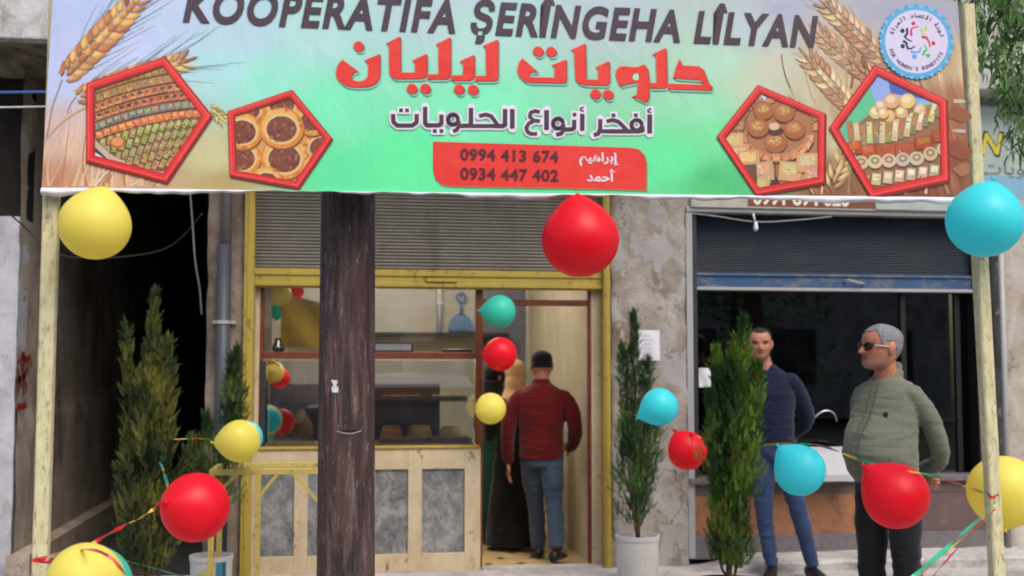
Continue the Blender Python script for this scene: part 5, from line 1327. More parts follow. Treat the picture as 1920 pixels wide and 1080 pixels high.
# ---------------------------------------------------------------- hanging tree at the top right
def leafy_tree():
    rn = random.Random(5); Yt = 5.9; B = P(2120, 900, Yt); B.z = 0
    rt = root('street_tree', B, 'narrow leaved tree whose twigs hang into the top right corner', 'tree')
    top = P(2040, -120, Yt); mb = MB(); mb.tube(smooth_path([B, B+Vector((.03, 0, 1.2)), B.lerp(top, .75), top], 6), [.13*(1-.6*i/18) for i in range(19)], 10); 
    twigs = []
    for (x0, y0, x1, y1, Y) in ((2040, -110, 1850, 60, 5.8), (2040, -110, 1893, 100, 5.9), (2040, -90, 1912, 160, 6.0), (2045, -100, 1832, -10, 5.8), (2040, -110, 1930, 220, 5.7), (2040, -110, 1895, 40, 6.2), (2040, -100, 1915, 130, 5.6), (2040, -100, 1960, 200, 6.0), (2040, -120, 1870, -60, 6.0), (2040, -100, 1900, -20, 5.7)):
        a = P(x0, y0, Yt); b_ = P(x1, y1, Y); mid = a.lerp(b_, .5)+Vector((0, 0, .16)); pth = smooth_path([a, mid, b_, b_+Vector((-.02, 0, -.12))], 9); twigs.append(pth); mb.tube(pth, [.014*(1-.85*i/len(pth)) for i in range(len(pth))], 5)
    mb.build('trunk', M['bark'], rt, True)
    mb = MB()
    for pth in twigs:
        n = len(pth)
        for i in range(5, n):
            for _ in range(12):
                p = pth[i]+Vector((rn.gauss(0, .045), rn.gauss(0, .07), rn.gauss(0, .05))); d = Vector((rn.gauss(-.1, .5), rn.gauss(0, .5), rn.gauss(-.75, .45))).normalized(); l = rn.uniform(.05, .105); s_ = d.orthogonal().normalized(); s_ = (s_*math.cos(rn.random()*6)+d.cross(s_)*math.sin(rn.random()*6))
                f = rn.random(); c = C(66+76*f, 100+76*f, 58+50*f); w_ = l*.085
                mb.poly([p, p+d*l*.3+s_*w_, p+d*l*.65+s_*w_*.9, p+d*l+Vector((0, 0, -.012)), p+d*l*.65-s_*w_*.9, p+d*l*.3-s_*w_], c)
    mb.build('crown', M['leaf'], rt)
leafy_tree()

# ================================================================== PEOPLE
def bake(mb, voxel, smooth=2):
    """union of closed lofts into one continuous skin -> list of verts, faces"""
    o = mb.build('work', M['skin']); md = o.modifiers.new('r', 'REMESH'); md.mode = 'VOXEL'; md.voxel_size = voxel; md.adaptivity = 0
    if smooth: s_ = o.modifiers.new('s', 'SMOOTH'); s_.iterations = smooth; s_.factor = .5
    bpy.context.view_layer.update()
    me = bpy.data.meshes.new_from_object(o.evaluated_get(bpy.context.evaluated_depsgraph_get()))
    vs = [tuple(v.co) for v in me.vertices]; ns = [v.normal.copy() for v in me.vertices]; fs = [tuple(p.vertices) for p in me.polygons]
    old = o.data; bpy.data.objects.remove(o); bpy.data.meshes.remove(old); bpy.data.meshes.remove(me)
    return vs, ns, fs
def put(name, vs, fs, mat, parent, cfn=None):
    mb = MB(); mb.v = vs; mb.f = fs; mb.mi = [0]*len(fs)
    mb.c = [(cfn(sum((Vector(vs[i]) for i in f), Vector())/len(f)) if cfn else (1, 1, 1, 1)) for f in fs]
    me = bpy.data.meshes.new(name); me.from_pydata(vs, [], fs); me.materials.append(mat)
    at_ = me.color_attributes.new('col', 'FLOAT_COLOR', 'CORNER'); data = []
    for p, c in zip(me.polygons, mb.c): data += list(c)*p.loop_total
    at_.data.foreach_set('color', data); me.polygons.foreach_set('use_smooth', [True]*len(fs)); me.update()
    o = bpy.data.objects.new(name, me); COL.objects.link(o)
    if parent: o.parent = parent
    return o
def ell(c, rx, ry, n=28, tw=0.0, pw=1.0):
    out = []
    for k_ in range(n):
        a = 2*math.pi*k_/n; ca, sa = math.cos(a), math.sin(a)
        x = rx*math.copysign(abs(ca)**pw, ca); y = ry*math.copysign(abs(sa)**pw, sa)
        out.append(Vector(c)+Vector((x*math.cos(tw)-y*math.sin(tw), x*math.sin(tw)+y*math.cos(tw), 0)))
    return out
HEADP = [(0, .27, .08, .10), (.04, .37, .14, .18), (.12, .415, .19, .25), (.2, .415, .26, .285), (.28, .41, .33, .31), (.36, .415, .39, .33), (.44, .415, .43, .345), (.5, .405, .455, .35), (.58, .42, .47, .355), (.66, .42, .475, .358), (.75, .395, .47, .35), (.83, .34, .43, .32), (.9, .26, .35, .265), (.955, .17, .24, .18), (.985, .09, .13, .10), (1.0, .02, .03, .02)]
def hp(t):
    for a, b_ in zip(HEADP, HEADP[1:]):
        if t <= b_[0]:
            k_ = (t-a[0])/(b_[0]-a[0]); return [a[i]+(b_[i]-a[i])*k_ for i in (1, 2, 3)]
    return list(HEADP[-1][1:])
def head_pt(t, a, h, grow=0.0, nose=1.0):
    """t height 0..1, a angle from the front (0 = -Y), returns the local point, head height h"""
    f, b_, w_ = hp(t); ca, sa = math.cos(a), math.sin(a)
    x = w_*math.copysign(abs(sa)**.92, sa); y = -(f if ca > 0 else b_)*math.copysign(abs(ca)**.92, ca)
    if ca > 0 and nose:
        g_ = 0
        if .30 < t < .58: g_ = (t-.30)/.055 if t < .355 else 1-(t-.355)/.225
        y -= .155*nose*max(0, min(1, g_))*math.exp(-(x/(.06 if t < .4 else .045))**2)
        y += .045*math.exp(-((abs(x)-.15)/.075)**2-((t-.495)/.05)**2)
        y -= .018*math.exp(-((abs(x)-.13)/.11)**2-((t-.575)/.028)**2)
        y -= .022*math.exp(-(x/.10)**2)*(math.exp(-((t-.265)/.018)**2)+.9*math.exp(-((t-.215)/.02)**2))
        y += .012*math.exp(-(x/.12)**2)*math.exp(-((t-.24)/.010)**2)
        y -= .02*math.exp(-(x/.10)**2-((t-.09)/.05)**2)
    s_ = 1+grow
    return Vector((x*h*s_, y*h*s_, (t-.5)*h*s_+.5*h))
def head_mesh(mb, M4, h):
    rings = []
    for i in range(49):
        t = i/48; rings.append([M4 @ head_pt(t, 2*math.pi*k_/56+.0001, h) for k_ in range(56)])
    mb.rings(rings)
    for sd in (-1, 1):                       # ears
        er = []
        for i in range(9):
            th = math.pi*i/8; zc_ = .47-.15*math.cos(th); rr = math.sin(th)
            er.append([M4 @ (Vector((sd*(.355+.055*rr*(.5+.5*math.cos(q))), .05+.085*rr*math.sin(q)+.02*(zc_-.47)/.15, zc_))*h) for q in [2*math.pi*j/10 for j in range(10)]])
        mb.rings(er)
def limb(mb, pts, rad, seg=18):
    """tapering limb through joints, rounded ends"""
    path = smooth_path(pts, 7); n = len(path); m = len(rad)-1; rr = []
    for i in range(n):
        s_ = i/(n-1)*m; j = min(m-1, int(s_)); f = s_-j; rr.append(rad[j]+(rad[j+1]-rad[j])*f)
    mb.tube(path, rr, seg)
def sleeve(arm, k_=1.0):
    """arm joints with a start inside the chest so that the shoulder is round"""
    p0 = Vector(arm['p'][0]); a = Vector((p0.x*.55, p0.y, p0.z-.01)); b_ = Vector((p0.x*.93, p0.y, p0.z-.028))
    return [a, b_]+[Vector(q) for q in arm['p'][1:]], [arm['r'][0]*.62*k_, arm['r'][0]*.98*k_]+[r*k_ for r in arm['r'][1:]]
def hand(mb, wrist, d, pn, side, L_=.18, curl=.5):
    """palm, four unequal fingers and a side thumb; d pointing direction, pn palm normal, side +1/-1 thumb side"""
    d = Vector(d).normalized(); pn = Vector(pn); pn = (pn-d*pn.dot(d)).normalized(); s_ = d.cross(pn)*side; w_ = Vector(wrist)
    rings = []
    for t, hw, th in ((-.02, .026, .02), (.15, .032, .017), (.32, .039, .015), (.5, .041, .013), (.54, .036, .010)):
        c = w_+d*L_*t; rings.append([c+s_*hw*math.cos(a)+pn*th*math.sin(a) for a in [2*math.pi*k_/14 for k_ in range(14)]])
    mb.rings(rings)
    for i, (o_, ln) in enumerate(((.030, .43), (.010, .48), (-.010, .45), (-.029, .35))):
        p = w_+d*L_*.48+s_*o_; pts = [p]; dd = d.copy()
        for j, fr in enumerate((.45, .32, .23)):
            dd = (dd*math.cos(curl*(.5+.2*j))+pn*math.sin(curl*(.5+.2*j))).normalized(); p = p+dd*L_*ln*fr*1.05; pts.append(p)
        mb.tube(pts, [.0095, .009, .0085, .0065], 10)
    p = w_+d*L_*.12+s_*.026; p2 = p+(d*.6+s_*.75+pn*.2).normalized()*L_*.22; p3 = p2+(d*.95+s_*.2+pn*.3).normalized()*L_*.2
    mb.tube([p, p2, p3], [.014, .0115, .008], 10)
def shoe(mb, ankle, d, L_=.27, c=None):
    d = Vector((d[0], d[1], 0)).normalized(); s_ = Vector((-d.y, d.x, 0)); a = Vector((ankle[0], ankle[1], 0)); rings = []
    for t, hw, h in ((-.30, .026, .06), (-.26, .036, .085), (-.1, .040, .10), (.1, .041, .085), (.35, .048, .062), (.55, .046, .048), (.67, .030, .036), (.70, .012, .026)):
        c_ = a+d*L_*t; z0 = ankle[2]; rings.append([c_+s_*hw*math.cos(q)+Vector((0, 0, z0+max(.0, h*(.5+.5*math.sin(q))))) for q in [2*math.pi*k_/16 for k_ in range(16)]])
    mb.rings(rings)
def folds(vs, ns, amp, fn):
    return [tuple(Vector(v)+n*amp*fn(Vector(v))) for v, n in zip(vs, ns)]
def cloth_fold(seed, kz=1.0):
    def f(p):
        q = Vector((p.x*5, p.y*5, p.z*15*kz+seed)); w_ = mnoise.noise(q*.8)
        return 1.1*mnoise.noise(Vector((p.x*7+w_*1.5, p.y*7, p.z*24*kz+2.5*w_+seed)))+.6*mnoise.noise(Vector((p.x*16, p.y*16, p.z*30+seed)))
    return f
def person(loc, rz, label, spec):
    """spec: joints and radii in local metres, figure facing -Y before rotation"""
    t = root('person', loc, label, 'person', None, rz)
    H = spec['head']; M4 = Matrix.Translation(Vector(H['at'])) @ Matrix.Rotation(H.get('turn', 0), 4, 'Z') @ Matrix.Rotation(H.get('nod', 0), 4, 'X'); h = H['h']
    inv = M4.inverted()
    # --- body: one continuous skin
    mb = MB(); head_mesh(mb, M4, h)
    nk = M4 @ Vector((0, .08*h, .28*h)); limb(mb, [Vector(spec['neck']), Vector(spec['neck']).lerp(nk, .5), nk], [spec.get('neck_r', .062)*1.12, spec.get('neck_r', .062), spec.get('neck_r', .062)*.95])
    mb.rings([ell(c, rx*.84, ry*.84) for c, rx, ry in spec['torso'][:-2]])
    for arm in spec['arms']:
        limb(mb, *sleeve(arm, .68))
        hand(mb, arm['p'][-1], arm['hd'], arm['pn'], arm['side'], .178, arm.get('curl', .55))
    for leg in spec['legs']: limb(mb, leg['p'], [r*.75 for r in leg['r']])
    vs, ns, fs = bake(mb, .0045, 2)
    sk = spec['skin']
    def skin_c(p):
        q = inv @ p; tt = q.z/h; x, y = q.x/h, q.y/h
        c = sk
        if -.02 < tt < 1.05 and y < 0:
            if abs(tt-.497) < .02*(1-((abs(x)-.15)/.075)**2) and .085 < abs(x) < .215: c = (190, 172, 160) if abs(abs(x)-.15) > .034 else (40, 28, 24)
            if .018 < tt-.497 < .034 and .075 < abs(x) < .22: c = tuple(v*.55 for v in sk)
            if .555 < tt < .598 and .06 < abs(x) < .245 and H.get('brow'): c = H['brow']
            if .20 < tt < .283 and abs(x) < .115 and y < -.38: c = (sk[0]*.86, sk[1]*.62, sk[2]*.62)
            if abs(tt-.242) < .007 and abs(x) < .11: c = tuple(v*.4 for v in sk)
            if H.get('stubble') and (tt < .34) and not (.205 < tt < .28 and abs(x) < .1): c = tuple(c[i]*.72+H['stubble'][i]*.28 for i in range(3))
        v_ = 1+.10*mnoise.noise(q*(38/h*.22))+.06*mnoise.noise(q*(130/h*.22)); rd_ = math.exp(-((abs(x)-.2)/.09)**2-((tt-.37)/.09)**2)+.8*math.exp(-(x/.08)**2-((tt-.36)/.05)**2) if y < 0 else 0
        c = (c[0]*v_*(1+.05*rd_), c[1]*v_*(1-.10*rd_), c[2]*v_*(1-.12*rd_)); c = tuple(max(0, min(255, w__)) for w__ in c)
        return C(*c)
    put('body', vs, fs, M['skin'], t, skin_c)
    # --- hair
    if H.get('hair'):
        mbh = MB()
        keep = H.get('hairline')
        N1, N2 = 72, 96; idx = {}
        def hv(i, k_, g_):
            key = (i, k_ % N2, g_)
            if key not in idx:
                tt, a = i/N1, 2*math.pi*(k_ % N2)/N2
                idx[key] = len(mbh.v); rough_ = .006*mnoise.noise(Vector((a*9, tt*22, 3)))
                mbh.v.append(tuple(M4 @ head_pt(tt, a, h, g_+(rough_ if g_ > .02 else 0), 0)))
            return idx[key]
        th = H.get('thick', .045)
        for i in range(N1):
            for k_ in range(N2):
                if keep((i+.5)/N1, abs(math.remainder(2*math.pi*(k_+.5)/N2, 2*math.pi))):
                    for g_, rev in ((th, False), (-.02, True)):
                        q = [hv(i, k_, g_), hv(i, k_+1, g_), hv(i+1, k_+1, g_), hv(i+1, k_, g_)]; mbh.face(q[::-1] if rev else q)
                    for (di, dk, e) in ((-1, 0, ((0, 0), (0, 1))), (1, 0, ((1, 1), (1, 0))), (0, -1, ((1, 0), (0, 0))), (0, 1, ((0, 1), (1, 1)))):
                        if not (0 <= i+di < N1) or not keep((i+di+.5)/N1, abs(math.remainder(2*math.pi*(k_+dk+.5)/N2, 2*math.pi))):
                            (ia, ka), (ib, kb) = e; mbh.face([hv(i+ia, k_+ka, -.02), hv(i+ib, k_+kb, -.02), hv(i+ib, k_+kb, th), hv(i+ia, k_+ka, th)])
        put(H.get('hair_name', 'hair'), mbh.v, mbh.f, H['hair'], t)
    # --- clothes
    mb = MB(); mb.rings([ell(c, rx, ry) for c, rx, ry in spec['torso']])
    for arm in spec['arms']: limb(mb, *sleeve(arm))
    if spec.get('collar'):
        c, rx, ry = spec['collar']; tl = lambda rg: [p+Vector((0, 0, (p.y-c[1])*.75)) for p in rg]
        mb.rings([tl(ell(Vector(c)+Vector((0, 0, -.05)), rx*1.25, ry*1.25)), tl(ell(Vector(c)+Vector((0, 0, -.012)), rx*1.16, ry*1.12)), tl(ell(Vector(c)+Vector((0, .004, .016)), rx*1.04, ry*1.04))])
    vs, ns, fs = bake(mb, .0075, 3); put(spec['top_name'], folds(vs, ns, spec.get('fold', .006), cloth_fold(spec.get('seed', 1), spec.get('kz', 1))), fs, spec['top'], t)
    if spec.get('trousers'):
        mb = MB(); mb.rings([ell(c, rx, ry) for c, rx, ry in spec['hips']])
        for leg in spec['legs']: limb(mb, leg['p'], leg['r'])
        vs, ns, fs = bake(mb, .0085, 3); put('trousers', folds(vs, ns, .007, cloth_fold(spec.get('seed', 1)+5, .7)), fs, spec['trousers'], t)
        for leg in spec['legs']:
            mb = MB(); a = leg['p'][-1]; shoe(mb, (a[0], a[1], leg.get('fz', 0)), leg['toe']); vs, ns, fs = bake(mb, .006, 2); put('shoe', vs, fs, spec['shoe'], t)
    return t, M4, h
V = Vector
NAVY = m_cloth('navy_knit', C(24, 32, 54)); JEAN = m_cloth('blue_jeans', C(50, 66, 100), .22); JEAN2 = m_cloth('grey_blue_jeans', C(64, 78, 98), .15)
SHIRT = m_cloth('grey_green_shirt', C(112, 116, 100), .1, 420, .12, C(104, 106, 90)); BLACKT = m_cloth('black_trousers', C(26, 26, 30)); RJ = m_cloth('dark_red_jacket', C(92, 15, 16), .2)
GREYH = m_plain('grey_hair', C(134, 133, 138), .7, .3, .25, 60, .5); DARKH = m_plain('dark_hair', C(44, 38, 36), .6, .3, .3, 60, .5); CAPM = m_cloth('black_cap', C(20, 20, 22)); BSHOE = m_plain('black_leather', C(26, 24, 26), .4, .45, .1)
# man in the green shirt
def hair_short(front, sides=.5, back=.22):
    def f(t, a):
        if a < .75: return t > front-.03*math.cos(a*3)
        if a < 1.25: return t > front-(front-sides)*((a-.75)/.5)**1.5
        if a < 1.9: return t > sides+(.12 if 1.35 < a < 1.85 else 0)
        return t > back+(sides-back)*max(0, (2.3-a)/.4)
    return f
gp = G(1672, 1212); gp.z = 0
t, M4, h = person(gp, R_(-60), 'stout grey haired man in a grey green shirt and sunglasses with hands behind his back', dict(
    head=dict(at=(.0, -.05, 1.458), h=.246, turn=R_(-24), nod=R_(-3), hair=GREYH, hairline=hair_short(.84, .5, .26), thick=.03, brow=(120, 110, 106), stubble=(120, 110, 108)), skin=(186, 124, 98),
    neck=(0, .014, 1.36), neck_r=.06,
    torso=[(V((0, -.01, .86)), .165, .16), (V((0, -.045, .93)), .182, .192), (V((0, -.07, 1.02)), .19, .208), (V((0, -.055, 1.12)), .188, .19), (V((0, -.015, 1.23)), .19, .145), (V((0, .005, 1.33)), .18, .118), (V((0, .012, 1.385)), .145, .095), (V((0, .014, 1.415)), .092, .078), (V((0, .016, 1.43)), .07, .066)],
    collar=(V((0, .008, 1.442)), .07, .07),
    arms=[dict(p=[V((.16, .01, 1.35)), V((.205, .07, 1.21)), V((.215, .145, 1.065)), V((.16, .22, .965)), V((.03, .245, .915))], r=[.062, .056, .05, .045, .036], hd=(-1, .05, -.25), pn=(0, .9, .2), side=1),
          dict(p=[V((-.16, .01, 1.35)), V((-.205, .06, 1.21)), V((-.215, .13, 1.065)), V((-.15, .21, .95)), V((-.03, .245, .88))], r=[.062, .056, .05, .045, .036], hd=(1, .05, -.2), pn=(0, .9, .2), side=-1)],
    hips=[(V((0, .0, .76)), .14, .12), (V((0, .0, .84)), .16, .145), (V((0, -.01, .93)), .16, .155), (V((0, -.015, .98)), .155, .15)],
    legs=[dict(p=[V((.092, 0, .86)), V((.1, -.005, .66)), V((.105, -.01, .46)), V((.112, .01, .25)), V((.115, .02, .07))], r=[.098, .09, .076, .07, .068], toe=(.25, -1)),
          dict(p=[V((-.092, 0, .86)), V((-.1, -.005, .66)), V((-.105, -.01, .46)), V((-.112, .01, .25)), V((-.115, .02, .07))], r=[.098, .09, .076, .07, .068], toe=(-.25, -1))],
    top=SHIRT, top_name='shirt', trousers=BLACKT, shoe=BSHOE, seed=2, fold=.0048, kz=1.5))
tor = [(V((0, -.01, .86)), .165, .16), (V((0, -.045, .93)), .182, .192), (V((0, -.07, 1.02)), .19, .208), (V((0, -.055, 1.12)), .188, .19), (V((0, -.015, 1.23)), .19, .145), (V((0, .005, 1.33)), .18, .118), (V((0, .012, 1.385)), .145, .095)]
mb = MB(); pc = smooth_path([V((.0, c.y-ry-.007, c.z)) for c, rx, ry in tor], 6)
for a, b_ in zip(pc, pc[1:]):
    for s0, s1, c_ in ((.014, .018, C(84, 90, 76)), (-.018, -.014, C(96, 102, 88))):
        e = -.002 if abs(s0-s1) > .01 else -.0035
        mb.poly([a+V((s0, e, 0)), a+V((s1, e, 0)), b_+V((s1, e, 0)), b_+V((s0, e, 0))], c_)
pl_ = put('placket', mb.v, mb.f, M['vc'], t); pl_.data.color_attributes['col'].data.foreach_set('color', [x for c_ in mb.c for x in list(c_)*4])
md = pl_.modifiers.new('thick', 'SOLIDIFY'); md.thickness = .004; md.offset = -1
mb = MB()
bx_ = .095; by_ = -.018-.145*math.sqrt(1-(bx_/.19)**2)
mb.box((bx_-.010, by_-.012, 1.215), (bx_+.008, by_+.006, 1.24), C(40, 46, 62)); put('chest_emblem', mb.v, mb.f, NAVY, t)
# sunglasses
mb = MB()
for sd in (-1, 1):
    rg = []
    for dz in (-.004, .004):
        rg.append([M4 @ Vector((sd*.16*h+.033*math.cos(a), -.43*h+.45*max(0, .16+sd*math.cos(a)*.145-.18)*h+dz*.5, .492*h+.022*math.copysign(abs(math.sin(a))**.8, math.sin(a)))) for a in [2*math.pi*k_/18 for k_ in range(18)]])
    for r_ in rg: mb.v += []
    n = len(mb.v); mb.v += [tuple(p) for p in rg[0]]; mb.face(range(n, n+18)); 
gl = put('sunglasses', mb.v, mb.f, m_plain('dark_lens', C(20, 18, 18), .1, .5, .05), t)
md = gl.modifiers.new('thick', 'SOLIDIFY'); md.thickness = .004
mb = MB()
for sd in (-1, 1): mb.bar(M4 @ Vector((sd*.325*h, -.35*h, .525*h)), M4 @ Vector((sd*.385*h, .05*h, .50*h)), .004, .007)
put('temple', mb.v, mb.f, M['white'], gl)
mb = MB(); mb.bar(M4 @ Vector((-.06*h, -.44*h, .515*h)), M4 @ Vector((.06*h, -.44*h, .515*h)), .004)
for sd in (-1, 1): mb.bar(M4 @ Vector((sd*.30*h, -.385*h, .53*h)), M4 @ Vector((sd*.05*h, -.438*h, .535*h)), .0035)
put('rim', mb.v, mb.f, M['black'], gl)
# man in navy
npnt = G(1468, 1083); npnt.z = 0
person(npnt, R_(-22), 'slim man in a navy sweater and blue jeans half hidden by the front cypress', dict(
    head=dict(at=(-.135, -.05, 1.525), h=.232, turn=R_(4), nod=R_(2), hair=DARKH, hairline=hair_short(.86, .56, .3), thick=.02, brow=(50, 38, 34), stubble=(96, 84, 80)), skin=(190, 130, 104),
    neck=(-.09, .0, 1.42), neck_r=.058,
    torso=[(V((-.06, .0, .93)), .155, .115), (V((-.065, -.005, 1.05)), .16, .115), (V((-.075, -.005, 1.17)), .175, .12), (V((-.085, .0, 1.29)), .188, .125), (V((-.09, .005, 1.385)), .175, .102), (V((-.09, .01, 1.44)), .13, .085), (V((-.095, .005, 1.475)), .075, .07), (V((-.1, .0, 1.495)), .062, .062)],
    arms=[dict(p=[V((.08, .01, 1.40)), V((.135, .05, 1.27)), V((.185, .1, 1.12)), V((.12, .17, 1.02)), V((.0, .19, .95))], r=[.068, .062, .055, .046, .036], hd=(-1, .0, -.3), pn=(0, 1, 0), side=1),
          dict(p=[V((-.26, .01, 1.40)), V((-.32, .05, 1.27)), V((-.35, .09, 1.12)), V((-.27, .16, 1.02)), V((-.12, .2, .93))], r=[.068, .062, .055, .046, .036], hd=(1, .0, -.3), pn=(0, 1, 0), side=-1)],
    hips=[(V((-.05, 0, .83)), .13, .105), (V((-.055, 0, .9)), .15, .115), (V((-.06, 0, 1.0)), .148, .112)],
    legs=[dict(p=[V((.02, .0, .9)), V((.065, -.02, .7)), V((.11, -.03, .49)), V((.16, .0, .28)), V((.205, .02, .08))], r=[.095, .082, .064, .056, .046], toe=(.45, -1)),
          dict(p=[V((-.12, .0, .9)), V((-.125, -.01, .7)), V((-.125, -.01, .49)), V((-.105, .01, .28)), V((-.075, .02, .08))], r=[.095, .082, .064, .056, .046], toe=(-.1, -1))],
    top=NAVY, top_name='sweater', trousers=JEAN, shoe=BSHOE, seed=7, fold=.006, kz=1.3))
# man in the dark red jacket walking in
rp = G(1016, 1054, FZ); 
person(rp, R_(166), 'man in a dark red jacket walking into the shop, seen from behind', dict(
    head=dict(at=(.0, -.03, 1.425), h=.232, turn=R_(10), nod=R_(4), hair=CAPM, hair_name='cap', hairline=lambda t, a: t > (.62 if a < 1.0 else .52 if a < 1.9 else .40), thick=.05, brow=(40, 32, 30)), skin=(176, 118, 92),
    neck=(0, .01, 1.33), neck_r=.058,
    torso=[(V((0, .0, .80)), .178, .125), (V((0, .0, .9)), .175, .125), (V((0, .0, 1.02)), .175, .125), (V((0, .005, 1.14)), .19, .13), (V((0, .01, 1.25)), .205, .125), (V((0, .015, 1.325)), .185, .1), (V((0, .015, 1.37)), .12, .08), (V((0, .01, 1.40)), .072, .068), (V((0, .005, 1.435)), .066, .064)],
    arms=[dict(p=[V((.18, .01, 1.31)), V((.235, .01, 1.18)), V((.265, .0, 1.03)), V((.275, -.04, .9)), V((.27, -.08, .77))], r=[.072, .066, .06, .052, .042], hd=(.05, -.1, -1), pn=(-1, 0, 0), side=1, curl=.4),
          dict(p=[V((-.18, .01, 1.31)), V((-.235, .02, 1.19)), V((-.265, .03, 1.05)), V((-.25, -.06, .94)), V((-.21, -.18, .88))], r=[.072, .066, .06, .052, .042], hd=(.2, -1, 0), pn=(1, 0, 0), side=-1)],
    hips=[(V((0, 0, .74)), .14, .11), (V((0, 0, .82)), .158, .12), (V((0, 0, .9)), .155, .115)],
    legs=[dict(p=[V((.075, .0, .82)), V((.075, -.08, .63)), V((.06, -.15, .46)), V((.05, -.19, .27)), V((.045, -.22, .08))], r=[.098, .088, .07, .062, .056], toe=(.25, -1)),
          dict(p=[V((-.078, .0, .82)), V((-.09, .03, .63)), V((-.10, .03, .46)), V((-.115, .10, .28)), V((-.12, .17, .13))], r=[.098, .088, .07, .064, .058], toe=(-.3, -1), fz=.035)],
    top=RJ, top_name='jacket', trousers=JEAN2, shoe=BSHOE, seed=4, fold=.0045, kz=1.2))
# women at the counter inside
def robed(loc, rz, label, H_, dress, scarf, skin=(190, 140, 112)):
    s_ = H_/1.62
    t, M4, h = person(loc, rz, label, dict(
        head=dict(at=(0, -.02*s_, 1.39*s_), h=.215*s_, hair=scarf, hair_name='headscarf', hairline=lambda tt, a: tt > (.74 if a < .5 else .74-.8*(a-.5) if a < 1.3 else -.1), thick=.12, brow=(50, 40, 36)), skin=skin,
        neck=(0, .01, 1.3*s_), neck_r=.052,
        torso=[(V((0, 0, .04)), .26, .22), (V((0, 0, .3)), .235, .19), (V((0, 0, .6)), .2, .16), (V((0, 0, .85)), .175, .135), (V((0, 0, 1.0)*1)*s_, .16, .12), (V((0, 0, 1.15))*s_, .175, .125), (V((0, .005, 1.26))*s_, .165, .1), (V((0, .01, 1.32))*s_, .1, .08), (V((0, .01, 1.36))*s_, .06, .06)],
        arms=[dict(p=[V((.15, .01, 1.25))*s_, V((.21, 0, 1.1))*s_, V((.22, -.03, .98))*s_, V((.19, -.14, .95))*s_, V((.1, -.22, .98))*s_], r=[.062, .056, .05, .046, .038], hd=(-.6, -1, .1), pn=(-.2, 0, 1), side=1),
              dict(p=[V((-.15, .01, 1.25))*s_, V((-.21, 0, 1.1))*s_, V((-.22, -.03, .98))*s_, V((-.19, -.14, .95))*s_, V((-.1, -.22, .98))*s_], r=[.062, .056, .05, .046, .038], hd=(.6, -1, .1), pn=(.2, 0, 1), side=-1)],
        legs=[dict(p=[V((.08, 0, .7)), V((.08, 0, .4)), V((.08, 0, .06))], r=[.07, .06, .05], toe=(0, -1)), dict(p=[V((-.08, 0, .7)), V((-.08, 0, .4)), V((-.08, 0, .06))], r=[.07, .06, .05], toe=(0, -1))],
        top=dress, top_name='dress', seed=9, fold=.008, kz=.25))
    # scarf drape over shoulders
    mb = MB(); mb.rings([ell(V((0, .01, 1.20))*s_, .15*s_, .12*s_), ell(V((0, .01, 1.28))*s_, .135*s_, .11*s_), ell(V((0, .0, 1.36))*s_, .092*s_, .095*s_), ell(V((0, .0, 1.46))*s_, .082*s_, .1*s_)])
    vs, ns, fs = bake(mb, .008, 2); put('scarf_drape', folds(vs, ns, .006, cloth_fold(3, .4)), fs, scarf, t)
    return t
wp = G(968, 1016, FZ); robed(V((wx(966, 800, 9.9), 9.9, FZ)), R_(185), 'woman in a tan headscarf and long dark coat just ahead of the red jacket', 1.6, m_cloth('dark_coat', C(30, 28, 32)), m_cloth('tan_scarf', C(224, 178, 136)))
robed(V((wx(925, 800, 10.4), 10.4, FZ)), R_(120), 'woman in a dark green dress and black scarf inside beside the counter', 1.56, m_cloth('dark_green_dress', C(22, 70, 62)), m_cloth('black_scarf', C(28, 26, 28)))

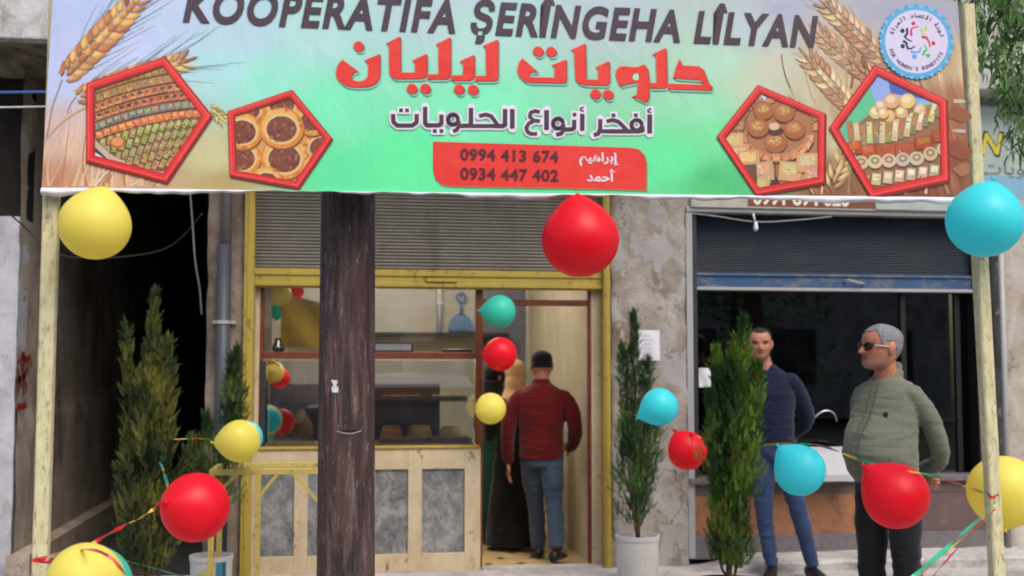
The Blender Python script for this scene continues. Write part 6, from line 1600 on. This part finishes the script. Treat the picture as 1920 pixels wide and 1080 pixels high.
# ================================================================== ACROSS THE STREET (seen only mirrored in the glass)
def opposite():
    Yo = -15.0
    ob = root('apartment_building', (0, Yo, 0), 'cream apartment building across the street, seen mirrored in the glass', 'building')
    mb = MB(); mb.box((-16, Yo-6, 0), (18, Yo, 7.0)); mb.build('wall', M['stone'], ob)
    for i in range(11):
        for j in range(2):
            x = -14.5+i*3; z = 1.0+j*3.1; mb = MB(); mb.box((x, Yo+.001, z), (x+1.3, Yo+.03, z+1.6)); mb.build('window', M['dark_metal'], ob)
    cr = root('parked_car', (1.6, -4.1, -.12), 'grey car with a white roof parked across the street, seen mirrored in the glass', 'car')
    def prism(side, y0, y1, name, m_):
        mb = MB(); mb.npoly([(x, y1, z) for x, z in side][::-1]); mb.npoly([(x, y0, z) for x, z in side])
        for (a, b_) in zip(side, side[1:]+side[:1]): mb.poly([(a[0], y0, a[1]), (b_[0], y0, b_[1]), (b_[0], y1, b_[1]), (a[0], y1, a[1])])
        return mb.build(name, m_, cr, False, .01)
    prism([(-.5, .1), (3.6, .1), (3.7, .45), (3.55, .72), (2.9, .8), (0.2, .82), (-.5, .78), (-.6, .4)], -4.9, -3.3, 'body', M['granite'])
    prism([(.1, .822), (2.9, .802), (2.35, 1.13), (.62, 1.13)], -4.8, -3.4, 'window', M['dark_metal'])
    prism([(.58, 1.132), (2.4, 1.132), (2.3, 1.33), (1.4, 1.38), (.72, 1.34)], -4.82, -3.38, 'roof', M['white'])
    for x in (.35, 2.8):
        mb = MB(); mb.tube([(x, -3.45, .2), (x, -3.25, .2)], .32, 20); mb.build('wheel', M['black'], cr)
    rn = random.Random(8)
    for (x, y, lab) in ((5.6, -8.0, 'street tree across the road, left one in the window reflection'), (9.4, -9.5, 'street tree across the road, right one in the window reflection'), (-3.6, -9.0, 'street tree across the road facing the alley')):
        tr = root('street_tree', (x, y, -.12), lab, 'tree', 'trees across the street')
        mb = MB(); mb.tube(smooth_path([(x, y, -.1), (x+.1, y, 1.2), (x, y, 2.4), (x+.1, y, 3.6)], 5), [.14*(1-.6*i/15) for i in range(16)], 9); mb.build('trunk', M['bark'], tr, True)
        mb = MB()
        for _ in range(46):
            c_ = Vector((x+rn.gauss(0, 1.0), y+rn.gauss(0, .9), 3.5+rn.gauss(0, .8)))
            for _ in range(40):
                p = c_+Vector((rn.gauss(0, .3), rn.gauss(0, .3), rn.gauss(0, .24))); d = Vector((rn.gauss(0, 1), rn.gauss(0, 1), rn.gauss(-.3, .6))).normalized(); sd = d.orthogonal().normalized(); l = rn.uniform(.1, .18); f = rn.random()
                mb.poly([p, p+d*l*.5+sd*l*.25, p+d*l, p+d*l*.5-sd*l*.25], C(48+40*f, 76+50*f, 36+20*f))
        mb.build('crown', M['leaf'], tr)
opposite()
